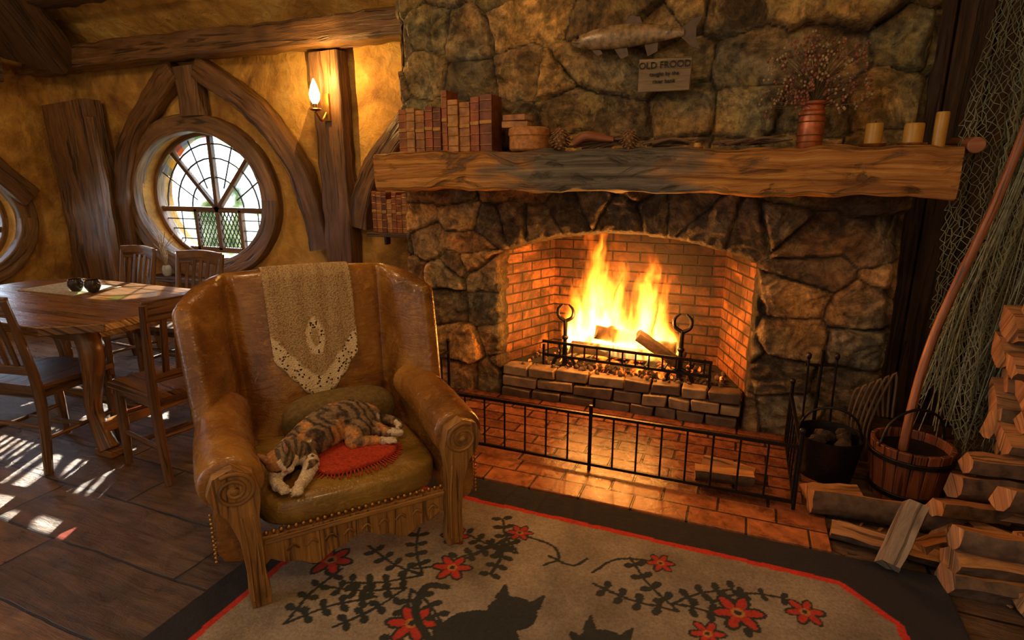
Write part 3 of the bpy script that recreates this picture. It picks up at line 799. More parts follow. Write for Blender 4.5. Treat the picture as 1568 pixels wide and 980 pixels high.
def candle(x, r_, h, dish=True):
    b = Bld()
    z = 0
    if dish: b.lathe([(r_*1.1, 0), (r_*1.5, .012), (r_*1.55, .02), (r_*1.1, .02)], (0, 0, 0), M_brass, 20); z = .02
    b.lathe([(r_, z), (r_, z+h-.006), (r_*.9, z+h), (r_*.5, z+h-.005), (.002, z+h-.006)], (0, 0, 0), M_wax, 20)
    b.tube([(0, 0, z+h-.006), (.001, 0, z+h+.012)], .0018, M_iron, 5)
    b.done('candle', loc=(x, 3.2, 1.578))
candle(.50, .036, .09); candle(.655, .04, .085); candle(.755, .026, .15, False)
b = Bld(); b.lathe([(.018, 0), (.02, .02), (.015, .03)], (0, 0, 0), M_wax, 14); b.lathe([(.028, 0), (.03, .008), (.02, .01)], (0, 0, 0), M_brass, 14); b.done('tealight', loc=(-.27, 3.14, 1.585))
M_copper = simple('copper', (.42, .13, .055), .36, .6, 20, .5, .3)
b = Bld(); b.lathe([(.05, 0), (.056, .01), (.054, .05), (.057, .06), (.057, .12), (.053, .15), (.056, .165), (.048, .175), (.05, .19), (.062, .2), (.064, .21), (.045, .205), (.04, .12)], (0, 0, 0), M_copper, 28)
for z in (.03, .06, .12, .15): b.tube([(.058*math.cos(a*pi/12), .058*math.sin(a*pi/12), z) for a in range(24)], .003, M_brass, 6, closed=True)
M_stem = simple('dry_stem', (.15, .10, .045), .9); M_fl = [simple('dry_bloom_%d' % i, c, .9) for i, c in enumerate([(.24, .085, .05), (.30, .22, .12), (.13, .065, .05)])]
for i in range(150):
    a = R(0, 2*pi); sp = R(.03, .24)**1.0; h = R(.26, .52) - sp*.35
    ex, ey = math.cos(a)*sp, math.sin(a)*sp*.45-.05
    b.tube([(0, 0, .18), (ex*.35, ey*.35, .18+(h-.18)*.6), (ex, ey, h)], [.0022, .0018, .001], M_stem, 5, 6)
    for q in range(random.randint(2, 6)):
        b.ell((ex+R(-.02, .02), ey+R(-.02, .02), h+R(-.05, .01)), (.006, .006, .007), M_fl[i % 3], ns=6, nr=4)
b.done('dried_flower_vase', loc=(.235, 3.18, 1.58))
M_fish = simple('fish_skin', (.24, .17, .09), .26, 0, 26, .8, .5)
b = Bld()
prof = [(-.34, .004), (-.325, .018), (-.28, .036), (-.22, .050), (-.12, .060), (0, .058), (.1, .048), (.18, .034), (.23, .022), (.26, .018)]
nr, ns_ = len(prof), 16; vs = []; fs = []
for xx, r_ in prof:
    for j in range(ns_):
        a = 2*pi*j/ns_; vs.append((xx, r_*.6*math.cos(a), r_*math.sin(a)+.01*math.cos(xx*6)))
for i in range(nr-1):
    for j in range(ns_): fs.append((i*ns_+j, i*ns_+(j+1) % ns_, (i+1)*ns_+(j+1) % ns_, (i+1)*ns_+j))
fs += [tuple(range(ns_)), tuple((nr-1)*ns_+j for j in range(ns_))]
b.raw(vs, fs, [[(vs[q][0], vs[q][2]) for q in f] for f in fs], M_fish)
Mx = Matrix(((1, 0, 0), (0, 0, 1), (0, 1, 0)))
M_fin = simple('fish_fin', (.08, .05, .03), .5)
def fin(o): b.prism(o, .006, Mx, M_fin)
fin([(.24, -.015), (.30, -.07), (.345, -.085), (.32, -.03), (.318, .02), (.35, .075), (.30, .06), (.24, .02)])
fin([(-.06, .06), (-.02, .105), (.03, .095), (.05, .05)]); fin([(.14, .035), (.17, .06), (.185, .03)])
fin([(.06, -.04), (.08, -.10), (.13, -.08), (.13, -.035)]); fin([(-.1, -.05), (-.06, -.105), (-.02, -.09), (-.03, -.05)]); fin([(-.24, -.03), (-.19, -.08), (-.16, -.07), (-.19, -.03)])
b.ell((-.30, -.018, .02), (.008, .006, .008), M_iron)
b.tube([(-.335, -.008, -.004), (-.29, -.024, -.012)], .0025, M_fin, 5)
b.done('mounted_fish', loc=(-.65, 3.30, 2.165))
sg = empty('wooden_sign', (-.477, 3.30, 1.97))
M_sign = wood('sign_board', (0.14, 0.10, 0.055), (0.36, 0.27, 0.15), 4, 30, .6, .5)
b = Bld(); b.box((0, 0, 0), (.27, .02, .165), M_sign, jit=.004); b.done('board', loc=(0, 0, 0), parent=sg, bevel=.004)
def text(s, size, z):
    c = bpy.data.curves.new('lettering', 'FONT'); c.body = s; c.size = size; c.extrude = .002; c.align_x = 'CENTER'; c.align_y = 'CENTER'
    o = bpy.data.objects.new('lettering', c); scene.collection.objects.link(o); o.parent = sg; o.location = (0, -.0155, z); o.rotation_euler = (pi/2, 0, 0); c.materials.append(M_iron)
text('OLD FROOD', .046, .045); text('caught by the', .028, .002); text('river bank', .028, -.034)

# ------------------------------------------------------------------ hearth + fender + rug
b = Bld(); b.box((-.85, 2.97, .008), (2.55, .84, .016), M_hearthin); b.done('hearth_floor')
b = Bld(); b.box((-.85, 2.43, .009), (2.55, .24, .018), M_tile); b.done('hearth_tiles', bevel=.004)
b = Bld(); yf = 2.58; xl, xr, yb = -1.78, .30, 3.25; zt, zb = .315, .05
for z in (zt, zb):
    b.box(((xl+xr)/2, yf, z), (xr-xl, .014, .014), M_iron)
    for xx in (xl, xr): b.box((xx, (yf+yb)/2, z), (.014, yb-yf, .014), M_iron)
x = xl
i = 0
while x < xr+.01:
    tall = i == 10
    b.tube([(x, yf, .018 if tall else zb), (x, yf, zt+(.05 if tall else 0))], .0095 if tall else .005, M_iron, 7)
    x += .115; i += 1
for xx in (xl, xr):
    y = yf
    while y < yb: b.tube([(xx, y, zb), (xx, y, zt)], .005, M_iron, 7); y += .115
    for y in (yf, yb): b.tube([(xx, y, .016), (xx, y, zt+.07)], .01, M_iron, 8); b.ell((xx, y, zt+.075), (.014, .014, .016), M_iron)
b.done('fire_fender')

rx0, rx1, ry0, ry1 = -1.68, .785, .55, 2.30
res = .005
nx, ny = int((rx1-rx0)/res)+1, int((ry1-ry0)/res)+1
RX, RY = np.meshgrid(np.linspace(rx0, rx1, nx), np.linspace(ry0, ry1, ny))
wx = RX+.010*(fbm(RX*14, RY*14, 2, 3)-.5); wy = RY+.010*(fbm(RX*14+7, RY*14, 5, 3)-.5)
Cc = np.zeros(RX.shape+(3,)); Cc[:] = (.016, .016, .020)
cxl, cxr, cyt = -1.54, .60, 2.13
def inset(k): return (wx > cxl+k) & (wx < cxr-k) & (wy < cyt-k) & ((wx+wy) < (cxr+cyt-.17)-k*1.4) & ((wy-wx) < (cyt-cxl-.10)-k*1.4)
Cc[inset(0)] = (.55, .03, .014); Cc[inset(.026)] = (.30, .255, .185)
fm = fbm(RX*6, RY*6, 33, 4)[..., None]
Cc = np.where(inset(.026)[..., None], Cc*(.40+1.05*fm), Cc)
DK = (.020, .028, .024); RD = (.44, .035, .02)
def ellp(c, a, b_, ang, col):
    dx = wx-c[0]; dy = wy-c[1]; ca, sa = math.cos(ang), math.sin(ang)
    Cc[((dx*ca+dy*sa)/a)**2+((-dx*sa+dy*ca)/b_)**2 < 1] = col
def seg(p, q, w, col):
    d = np.array(q)-np.array(p); L2 = (d**2).sum()+1e-9
    t = np.clip(((wx-p[0])*d[0]+(wy-p[1])*d[1])/L2, 0, 1)
    Cc[(wx-p[0]-t*d[0])**2+(wy-p[1]-t*d[1])**2 < w*w] = col
def flower(c, r_):
    for i in range(6):
        a = i*pi/3+.3; ellp((c[0]+.58*r_*math.cos(a), c[1]+.58*r_*math.sin(a)), r_*.58, r_*.33, a, DK)
    for i in range(6):
        a = i*pi/3+.3; ellp((c[0]+.56*r_*math.cos(a), c[1]+.56*r_*math.sin(a)), r_*.44, r_*.2, a, RD)
    ellp(c, r_*.28, r_*.28, 0, (.45, .2, .05)); ellp(c, r_*.15, r_*.15, 0, DK)
def vine(P, leaf=.032, step=.06, w=.006):
    Q = cr([(p[0], p[1], 0) for p in P], 24); acc = 0
    for a, b_ in zip(Q, Q[1:]):
        seg((a.x, a.y), (b_.x, b_.y), w, DK); acc += (b_-a).length
        if leaf and acc > step:
            acc = 0; t = math.atan2(b_.y-a.y, b_.x-a.x)
            for sgn in (-1, 1):
                an_ = t+sgn*1.25; ellp((b_.x+leaf*.9*math.cos(an_), b_.y+leaf*.9*math.sin(an_)), leaf*.74, leaf*.50, an_, DK)
def spray(base, ang, L, n=3):
    for i in range(n):
        a = ang+(i-(n-1)/2)*.75
        e = (base[0]+L*math.cos(a), base[1]+L*math.sin(a)); m_ = (base[0]+L*.5*math.cos(a+.12), base[1]+L*.5*math.sin(a+.12))
        vine([base, m_, e], .029, .052)
spray((-1.0, 1.58), 2.9, .30); spray((-1.02, 1.50), -2.4, .28, 2); spray((-1.0, 1.50), -.9, .22, 2)
spray((-.80, 1.90), -1.8, .22, 2); spray((-.72, 1.83), 2.6, .24, 2)
spray((-.1, 1.75), 2.7, .3, 2); spray((-.12, 1.78), .3, .24, 2); spray((-.45, 1.25), .5, .3)
spray((.15, 1.45), .9, .3, 2); spray((-1.3, 1.2), 1.2, .3, 2); spray((.35, 1.6), -1.8, .3)
vine([(-.76, 1.95), (-.62, 1.93), (-.56, 1.86), (-.6, 1.8)], 0); vine([(-.60, 1.86), (-.5, 1.84), (-.46, 1.9)], 0)
vine([(-.42, 1.83), (-.36, 1.93), (-.27, 1.97), (-.19, 1.97)], 0, .07); vine([(0, 1.83), (.1, 1.92), (.22, 1.95), (.3, 1.92)], .022, .06)
vine([(-1.05, 1.6), (-.95, 1.66), (-.88, 1.75), (-.76, 1.95)], 0)
for c, r_ in [((-.92, 1.66), .07), ((-1.37, 1.52), .08), ((-.76, 1.96), .05), ((-.19, 1.98), .05), ((.09, 1.815), .08), ((.30, 1.905), .06), ((-.91, 1.36), .08), ((-1.0, 1.84), .055), ((0.0, 1.68), .055), ((.2, 1.4), .07), ((-1.4, 1.95), .05), ((-1.3, 1.0), .07), ((-.3, 1.1), .07)]: flower(c, r_)
def rcat(x, y, s, m_):
    ellp((x, y), .085*s, .075*s, 0, DK)
    for sx_ in (-1, 1):
        for k in range(8): ellp((x+sx_*(.055+.002*k)*s, y+(.05+.008*k)*s), (.028-.003*k)*s, .012*s, 0, DK)
    ellp((x+m_*.06*s, y-.17*s), .14*s, .15*s, 0, DK)
    vine([(x+m_*.18*s, y-.22*s), (x+m_*.30*s, y-.12*s), (x+m_*.33*s, y+.0*s), (x+m_*.26*s, y+.03*s)], 0, w=.014)
rcat(-.62, 1.53, 1.02, -1); rcat(-.30, 1.50, 1.0, 1)
z = .012+.003*fbm(RX*30, RY*30, 9, 2)+.004*fbm(RX*2, RY*2, 12, 2)
edge = (RX < rx0+.004) | (RX > rx1-.004) | (RY > ry1-.004) | (RY < ry0+.004); z = np.where(edge, .001, z)
P = np.stack([RX.ravel(), RY.ravel(), z.ravel()], 1)
ii = np.arange(nx*ny).reshape(ny, nx)
F = np.stack([ii[:-1, :-1].ravel(), ii[:-1, 1:].ravel(), ii[1:, 1:].ravel(), ii[1:, :-1].ravel()], 1).tolist()
grid_mesh('rug', P, F, Cc.reshape(-1, 3), M_rug)

# ------------------------------------------------------------------ armchair
AL = (-1.2535, 1.556, 0.016); AR = math.radians(50.8)
ac = empty('armchair', AL, AR)
def shell(s, t, out=False):
    q = max(0, (abs(s)-.68)/.32); sg_ = 1 if s > 0 else -1
    x = min(abs(s), .68)/.68*(.29+.03*t)+q**.85*(.10+.02*t); x *= sg_
    y = .56-.25*(q**1.25)*(1-.30*t*t)+.15*t
    ztop = 1.015-.02*s*s-.07*q*q; z = .22+t*(ztop-.22)
    nrm = Vector((sg_*min(1, q*1.4), 1-.75*q, 0)).normalized()
    p = Vector((x, y, z))
    if out: p += nrm*.10
    else:
        if abs(s) < .68: p -= nrm*(.036*(1-(s/.68)**4))*(math.sin(pi*min(1, .15+t*.8))**.5)
        p += nrm*.030*math.exp(-((abs(s)-.69)/.025)**2)
        p -= nrm*.030*math.sin(pi*q)
    return p
b = Bld(); NS, NT = 68, 16
rows = []
for j in range(NT+1): rows.append([shell(-1+2*i/NS, j/NT) for i in range(NS+1)])
rows.append([shell(-1+2*i/NS, 1)*.75+shell(-1+2*i/NS, 1, True)*.25+Vector((0, 0, .032)) for i in range(NS+1)])
rows.append([shell(-1+2*i/NS, 1)*.3+shell(-1+2*i/NS, 1, True)*.7+Vector((0, 0, .032)) for i in range(NS+1)])
for j in range(NT, -1, -1): rows.append([shell(-1+2*i/NS, j/NT, True) for i in range(NS+1)])
W = NS+5; V_ = []
nrow = len(rows)
for k, rw in enumerate(rows):
    tt = k/NT if k <= NT else (1 if k <= NT+2 else (2*NT+3-k)/NT)
    tt = max(0, min(1, tt)); zz = .022 if k in (NT+1, NT+2) else 0
    def ed(sd, f): return shell(sd, tt)*(1-f)+shell(sd, tt, True)*f+Vector((0, -.040, zz))
    V_ += [ed(-1, .62), ed(-1, .2)]+rw+[ed(1, .2), ed(1, .62)] if k <= NT+1 else [ed(-1, .62), ed(-1, .85)]+rw+[ed(1, .85), ed(1, .62)]
fs = []
for k in range(nrow-1):
    for i in range(W-1): fs.append((k*W+i, k*W+i+1, (k+1)*W+i+1, (k+1)*W+i))
b.raw(V_, fs, [[(V_[q].x, V_[q].z) for q in f] for f in fs], M_leather)
for sd in (-1, 1):
    sec = []
    for a in range(-55, 236, 14):
        an_ = math.radians(a); sec.append((.106*math.cos(an_), .096*math.sin(an_)))
    sec = [(.070, -.30), (.070, -.2), (.064, -.12)]+sec+[(-.066, -.12), (-.070, -.2), (-.07, -.30)]
    n = len(sec); NY = 16; vs = []
    for k in range(-1, NY+1):
        kk = max(k, 0)
        y = -.018+.53*kk/NY - (.0 if k >= 0 else .004); zr = .452+.070*(kk/NY)**1.2; f = (1-.10*(kk/NY))*(1 if k > 0 else (.97 if k == 0 else .85)); cx = sd*(.405-.015*(kk/NY)+.014*math.sin(kk/NY*3))
        for a, z_ in sec:
            vs.append((cx+sd*a*f, y, max(.15, zr+z_*(f if z_ > -.1 else 1))))
    fs = []
    for k in range(NY+1):
        for i in range(n): fs.append((k*n+i, k*n+(i+1) % n, (k+1)*n+(i+1) % n, (k+1)*n+i))
    fs += [tuple(range(n)), tuple((NY+1)*n+i for i in range(n))]
    b.raw(vs, fs, [[(vs[q][0], vs[q][2]) for q in f] for f in fs], M_leather)
b.box((0, .33, .19), (.76, .62, .10), M_leather)
b.done('upholstery', loc=(0, 0, 0), parent=ac, sub=1, sharp=80)
b = Bld(); b.ell((0, .275, .285), (.345, .30, .072), M_seatl, e=.45, ns=56, nr=20); b.done('seat_cushion', loc=(0, 0, 0), parent=ac, sharp=80)
b = Bld()
for sd in (-1, 1):
    o = [(.33, 0), (.325, .05), (.335, .13), (.335, .25), (.335, .34), (.322, .42), (.340, .50), (.40, .530), (.460, .505), (.482, .45), (.465, .40), (.428, .35), (.402, .26), (.392, .13), (.395, .05), (.39, 0)]
    M3 = Matrix(((sd, 0, 0), (0, 0, -1), (0, 1, 0)))
    b.T = Matrix.Translation((0, -.018, 0)); b.prism(o, .05, M3, M_carved); b.T = Matrix()
    sp = [(sd*(.40+(.068-.0017*i)*math.cos(.38*i+1)), -.070, .452+(.062-.0015*i)*math.sin(.38*i+1)) for i in range(36)]
    b.tube(sp, .0075, M_carved, 6)
    b.ell((sd*.40, -.068, .452), (.016, .012, .016), M_carved)
    for q in (.345, .38): b.tube([(sd*q, -.069, .03), (sd*(q+.0), -.069, .2), (sd*(q+.01), -.069, .35)], .0045, M_carved, 6, 8)
    b.tube([(sd*.36, .60, .18), (sd*.37, .66, .08), (sd*.38, .70, 0)], [.03, .024, .02], M_carved, 8, 6)
ap = [(-.335, .24), (-.335, .13)]
for i in range(1, 32):
    x = -.335+.67*i/32; ap.append((x, .118+.030*math.cos(x*19)+.008*math.cos(x*57)))
ap += [(.335, .13), (.335, .24)]
b.T = Matrix.Translation((0, -.008, 0)); b.prism(ap, .03, Matrix(((1, 0, 0), (0, 0, -1), (0, 1, 0))), M_carved); b.T = Matrix()
b.box((0, -.026, .222), (.66, .035, .018), M_carved)
for i in range(9): b.tube([(-.26+i*.065, -.039, .165), (-.24+i*.065, -.043, .185), (-.22+i*.065, -.039, .165)], .005, M_carved, 6, 6)
b.done('wood_frame', loc=(0, 0, 0), parent=ac, bevel=.006)
b = Bld()
for i in range(27): b.ell((-.32+i*.0246, -.030, .250), (.0085, .007, .0085), M_brass, ns=10, nr=6)
for sd in (-1, 1):
    for i in range(20): b.ell((sd*.476, .02+i*.024, .185), (.006, .0075, .0075), M_brass, ns=8, nr=5)
    for i in range(12): b.ell((sd*.478, -.012, .18+i*.016), (.006, .006, .0065), M_brass, ns=8, nr=5)
b.done('upholstery_nails', loc=(0, 0, 0), parent=ac)
def mat_crochet():
    m, nt, b_ = newmat('crochet')
    v = coords(nt, 'UV')
    vo = node(nt, 'ShaderNodeTexVoronoi', {'Vector': v, 'Scale': 70.0})
    wv = nz(nt, coords(nt, 'UV', (30, 3, 1)), 1.0, 3, .4)
    ck = node(nt, 'ShaderNodeTexVoronoi', {'Vector': v, 'Scale': 170.0})
    c = ramp(nt, mth(nt, 'ADD', mth(nt, 'MULTIPLY', wv, .45), mth(nt, 'MULTIPLY', ck.outputs[0], .55)), [(.2, (.56, .42, .22)), (.75, (.24, .155, .065))])
    col = node(nt, 'ShaderNodeAttribute', attribute_name='Col')
    sp = node(nt, 'ShaderNodeSeparateXYZ', {0: col.outputs[0]})
    setin(nt, b_.inputs['Base Color'], mix(nt, sp.outputs[0], c, (.70, .58, .36)))
    hole_ = mth(nt, 'GREATER_THAN', mth(nt, 'MULTIPLY', ramp(nt, vo.outputs[0], [(.28, 1.0), (.38, 0.0)]), sp.outputs[0]), .5)
    setin(nt, b_.inputs['Alpha'], mth(nt, 'SUBTRACT', 1.0, hole_))
    b_.inputs['Roughness'].default_value = .95
    bump(nt, b_, ck.outputs[0], .8, .004); return m
M_cro = mat_crochet()
NSX, NR = 60, 44; vs = []; lc = []; fs = []; uvs = []
for j in range(NR+1):
    for i in range(NSX+1):
        s_ = -.40+.80*i/NSX; k = abs(s_)/.40
        low = .30+.27*k**1.15-.014*abs(math.sin(s_*30))
        tau = j/NR
        crest0 = shell(s_, 1)*.75+shell(s_, 1, True)*.25+Vector((0, -.002, .037))
        crest1 = shell(s_, 1)*.3+shell(s_, 1, True)*.7+Vector((0, .002, .037))
        a0 = shell(s_, 1)-Vector((0, .009, -.004)); ed_ = 1; t = 1
        if tau < .8:
            t = low+(1-low)*tau/.8; p = shell(s_, t)-Vector((0, .009, 0)); ed_ = (t-low)
        elif tau < .87: p = a0.lerp(crest0, (tau-.8)/.07)
        elif tau < .93: p = crest0.lerp(crest1, (tau-.87)/.06)
        else: p = crest1.lerp(shell(s_, .9, True)+Vector((0, .012, 0)), (tau-.93)/.07)
        p = p+Vector((0, -.0030-.0030*math.sin(s_*34), 0)) if tau < .8 else p
        med = (s_/.085)**2+((t-.66)/.10)**2
        lac = 1.0 if (ed_ < .14 or (med < 1 and med > .25)) else 0.0
        vs.append(p); lc.append(lac)
for j in range(NR):
    for i in range(NSX):
        f = (j*(NSX+1)+i, j*(NSX+1)+i+1, (j+1)*(NSX+1)+i+1, (j+1)*(NSX+1)+i); fs.append(f); uvs.append([(vs[q].x, vs[q].z) for q in f])
b = Bld(); b.raw(vs, fs, uvs, M_cro); o = b.done('crochet_chair_cover', loc=(0, 0, 0), parent=ac, sharp=80)
a = o.data.attributes.new('Col', 'FLOAT_COLOR', 'POINT'); a.data.foreach_set('color', np.array([[l, l, l, 1] for l in lc], dtype=np.float32).ravel())
md = o.modifiers.new('so', 'SOLIDIFY'); md.thickness = .004; md.offset = 0

M_vel = simple('olive_velvet', (.15, .10, .028), .8, 0, 60, .4, .5)
M_redk = simple('red_knit', (.42, .04, .013), .9, 0, 90, .5, .8)
b = Bld(); b.ell((.05, .455, .42), (.24, .085, .125), M_vel, (.35, 0, 0), e=.7, ns=36, nr=18); b.done('back_cushion', loc=AL, rotz=AR, sharp=80)
b = Bld(); b.ell((.03, .21, .368), (.17, .155, .020), M_redk, (0, 0, .2), e=.6, ns=36, nr=14)
for i in range(34):
    a0 = -2.6+i*.075; ex, ey = .03+.17*math.cos(a0)*1.02, .21+.155*math.sin(a0)*1.05
    b.tube([(ex, ey, .366), (ex+.018*math.cos(a0), ey+.018*math.sin(a0), .362), (ex+.034*math.cos(a0+R(-.3, .3)), ey+.034*math.sin(a0), .356)], .003, M_redk, 5, 4)
b.done('knitted_cushion', loc=AL, rotz=AR, sharp=80)

# ------------------------------------------------------------------ cat
cb = Bld(); MD = M_vel
def chain(pts, rs):
    P = [Vector(p) for p in pts]
    Q = cr(P, 6*(len(P)-1)); rr = []
    for i in range(len(Q)):
        t = i/(len(Q)-1)*(len(rs)-1); j = min(int(t), len(rs)-2); rr.append(rs[j]+(rs[j+1]-rs[j])*(t-j))
    for q, r_ in zip(Q, rr): cb.ell(q, (r_, r_, r_), MD, ns=14, nr=9)
    cb.tube(Q, rs, MD, 14)
chain([(-.17, .205, .425), (-.10, .26, .435), (-.02, .315, .445), (.07, .345, .44), (.135, .35, .425)], [.062, .078, .084, .085, .068])
chain([(-.15, .20, .435), (-.205, .155, .435)], [.060, .052])
H = Vector((-.236, .112, .436))
cb.ell(H, (.057, .052, .048), MD)
fwd = Vector((.10, -.92, -.38)).normalized(); side = fwd.cross(Vector((0, 0, 1))).normalized(); upv = side.cross(fwd)
Rt = Matrix.Rotation(.45, 3, fwd); side = Rt@side; upv = Rt@upv
for sg_ in (-1, 1):
    cb.ell(H+fwd*.042+side*sg_*.013-upv*.014, (.018, .018, .014), MD)
    cb.ell(H+side*sg_*.034-upv*.012+fwd*.012, (.024, .024, .022), MD)
    base = H+side*sg_*.034+upv*.032
    tip = H+side*sg_*.050+upv*.086-fwd*.005
    cb.tube([base-upv*.014, base.lerp(tip, .5), tip], [.028, .018, .003], MD, 10, sx=1, sy=.55)
cb.ell(H+fwd*.032-upv*.026, (.019, .019, .013), MD)
cb.ell(H+fwd*.044+upv*.002, (.011, .013, .011), MD)
chain([(-.14, .19, .405), (-.135, .12, .392), (-.165, .06, .376), (-.195, .018, .366)], [.042, .030, .023, .019])
cb.ell((-.203, .002, .364), (.023, .026, .015), MD)
for k in (-1, 0, 1): cb.ell((-.205+k*.012, -.018, .362), (.008, .011, .009), MD, ns=10, nr=6)
chain([(-.21, .18, .40), (-.255, .11, .385), (-.262, .06, .376), (-.25, .03, .372)], [.036, .027, .022, .018])
cb.ell((-.246, .018, .370), (.020, .022, .014), MD)
for k in (-1, 0, 1): cb.ell((-.246+k*.010, .003, .369), (.007, .010, .008), MD, ns=10, nr=6)
chain([(.10, .32, .425), (.07, .25, .415), (.045, .205, .405)], [.066, .052, .032])
chain([(.045, .205, .405), (.10, .195, .400), (.155, .175, .397)], [.028, .021, .018])
cb.ell((.178, .165, .397), (.026, .019, .015), MD, (0, 0, -.4))
for k in (-1, 0, 1): cb.ell((.198+k*.003, .156+k*.011, .396), (.011, .0075, .008), MD, (0, 0, -.4), ns=10, nr=6)
chain([(.14, .31, .41), (.17, .26, .402), (.215, .225, .397)], [.045, .027, .019])
cb.ell((.232, .215, .397), (.024, .018, .015), MD, (0, 0, -.4))
chain([(.17, .38, .41), (.235, .36, .402), (.262, .30, .398), (.25, .26, .396)], [.027, .020, .017, .012])
co = cb.done('cat_tmp', loc=(0, 0, 0))
rm = co.modifiers.new('r', 'REMESH'); rm.mode = 'VOXEL'; rm.voxel_size = .0034
sm = co.modifiers.new('s', 'SMOOTH'); sm.iterations = 4; sm.factor = .5
dg = bpy.context.evaluated_depsgraph_get(); cm = bpy.data.meshes.new_from_object(co.evaluated_get(dg)); bpy.data.objects.remove(co)
cm.name = 'cat'; n = len(cm.vertices); A = np.zeros(n*3, dtype=np.float32); cm.vertices.foreach_get('co', A); A = A.reshape(-1, 3).astype(float)
NR_ = np.zeros(n*3, dtype=np.float32); cm.vertices.foreach_get('normal', NR_); NR_ = NR_.reshape(-1, 3)
Hh = np.array(H); fw = np.array(fwd); sdv = np.array(side); uv_ = np.array(upv)
L_ = A-Hh; a_f = L_@fw; a_s = L_@sdv; a_u = L_@uv_
head = (L_**2).sum(1) < .095**2
tuft = (fbm(A[:, 0]*70+A[:, 2]*40, A[:, 1]*180+A[:, 2]*60, 71, 2)-.5)*.009
tuft = np.where(head & (a_f > .01), tuft*.2, tuft)
A2 = A+NR_*tuft[:, None]; cm.vertices.foreach_set('co', A2.astype(np.float32).ravel())
n1 = fbm(A[:, 0]*14+3, A[:, 1]*14+A[:, 2]*9, 4, 3); n2 = fbm(A[:, 0]*17+30, A[:, 2]*17+A[:, 1]*11, 8, 3); n3 = fbm(A[:, 0]*130, A[:, 1]*130+A[:, 2]*90, 81, 3)
stripe = np.sin((A[:, 0]*1.0+A[:, 1]*.7)*110+n1*16)+1.2*(n3-.5)
brn = np.array([.27, .19, .11]); blk = np.array([.06, .044, .032]); org = np.array([.48, .24, .085]); wht = np.array([.76, .66, .50])
f_ = np.clip(stripe*.8+.7, 0, 1)[:, None]; Cx = blk*(1-f_)+brn*f_
f2 = np.clip((n2-.53)*14, 0, 1)[:, None]; Cx = Cx*(1-f2)+org*(.7+.5*f_)*f2
Cx = np.where(((n1 > .60) & (A[:, 2] < .47))[:, None], wht, Cx)
def near(p, r_): return ((A-np.array(p))**2).sum(1) < r_*r_
w = (A[:, 1] < .115) & (A[:, 2] < .40)
w |= near((.19, .165, .398), .045) | near((.235, .215, .398), .035)
w |= near((-.17, .155, .395), .045)
w |= head & (a_f > .012) & (a_u < .004) | (head & (a_f > .02) & (np.abs(a_s) < .008) & (a_u < .04))
Cx = np.where(w[:, None], wht*(.8+.3*n1)[:, None], Cx)
half = head & ~w & (a_s > 0); Cx = np.where(half[:, None], org*.9, Cx)
hg = head & ~w & (a_s <= 0); Cx = np.where(hg[:, None], np.where((np.sin(a_u*260+a_s*120) > 0)[:, None], brn, blk*1.6), Cx)
for sg_ in (-1, 1):
    e = head & (np.abs(a_s-sg_*.023) < .013) & (np.abs(a_u-.005-((a_s-sg_*.023)**2)*22) < .0042) & (a_f > .02)
    Cx[e] = (.012, .008, .006)
e = head & (a_f > .048) & (np.abs(a_s) < .0065) & (np.abs(a_u+.003) < .006); Cx[e] = (.55, .20, .16)
e = head & (a_f > .037) & (np.abs(np.abs(a_s)-.007) < .007) & (np.abs(a_u+.021+.3*np.abs(a_s)) < .002); Cx[e] = (.06, .03, .02)
ear = head & (a_u > .048) & (a_f > -.004); Cx[ear & (NR_@fw > .5)] = (.50, .28, .21)
Cx = Cx*(.75+.5*n3)[:, None]
at = cm.attributes.new('Col', 'FLOAT_COLOR', 'POINT'); cc = np.ones((n, 4), dtype=np.float32); cc[:, :3] = Cx; at.data.foreach_set('color', cc.ravel())
cm.materials.clear(); cm.materials.append(attrmat('cat_fur', .85, 160, .9, (.55, 1.4), None, .004))
cm.polygons.foreach_set('use_smooth', [True]*len(cm.polygons)); cm.update()
cat = bpy.data.objects.new('cat', cm); cat.location = AL; cat.rotation_euler = (0, 0, AR); scene.collection.objects.link(cat)

# ------------------------------------------------------------------ dining set
b = Bld()
so = [(-.20, -.20), (.20, -.20), (.225, .19), (.15, .215), (-.15, .215), (-.225, .19)]
b.T = Matrix.Translation((0, 0, .43)); b.prism(so, .028, Matrix.Identity(3), M_chairw); b.T = Matrix()
for sx_ in (-1, 1):
    b.tube([(sx_*.185, .175, .43), (sx_*.187, .178, .2), (sx_*.19, .185, 0)], [.021, .024, .017], M_chairw, 10, 6)
    b.tube([(sx_*.19, -.22, 0), (sx_*.185, -.19, .25), (sx_*.185, -.185, .45), (sx_*.195, -.225, .70), (sx_*.205, -.265, .90)], [.019, .023, .023, .019, .016], M_chairw, 8, 14, sy=1.1)
    b.tube([(sx_*.187, .18, .18), (sx_*.187, -.195, .18)], .012, M_chairw, 8)
b.tube([(-.187, 0, .18), (.187, 0, .18)], .012, M_chairw, 8); b.tube([(-.185, .178, .28), (.185, .178, .28)], .012, M_chairw, 8)
b.tube([(-.187, -.195, .24), (.187, -.195, .24)], .012, M_chairw, 8)
b.beam([(-.205, -.255, .865), (0, -.285, .875), (.205, -.255, .865)], .022, .095, M_chairw, (0, 0, 1), 14, .001)
b.beam([(-.19, -.205, .54), (0, -.21, .54), (.19, -.205, .54)], .018, .045, M_chairw, (0, 0, 1), 8, .001)
for i in range(5):
    x = -.125+i*.0625; b.beam([(x, -.208, .54), (x, -.235, .70), (x*1.04, -.272, .85)], .030, .010, M_chairw, (0, 1, 0), 8, 0)
for sx_ in (-1, 1): b.box((sx_*.11, .187, .415), (.2, .02, .05), M_chairw)
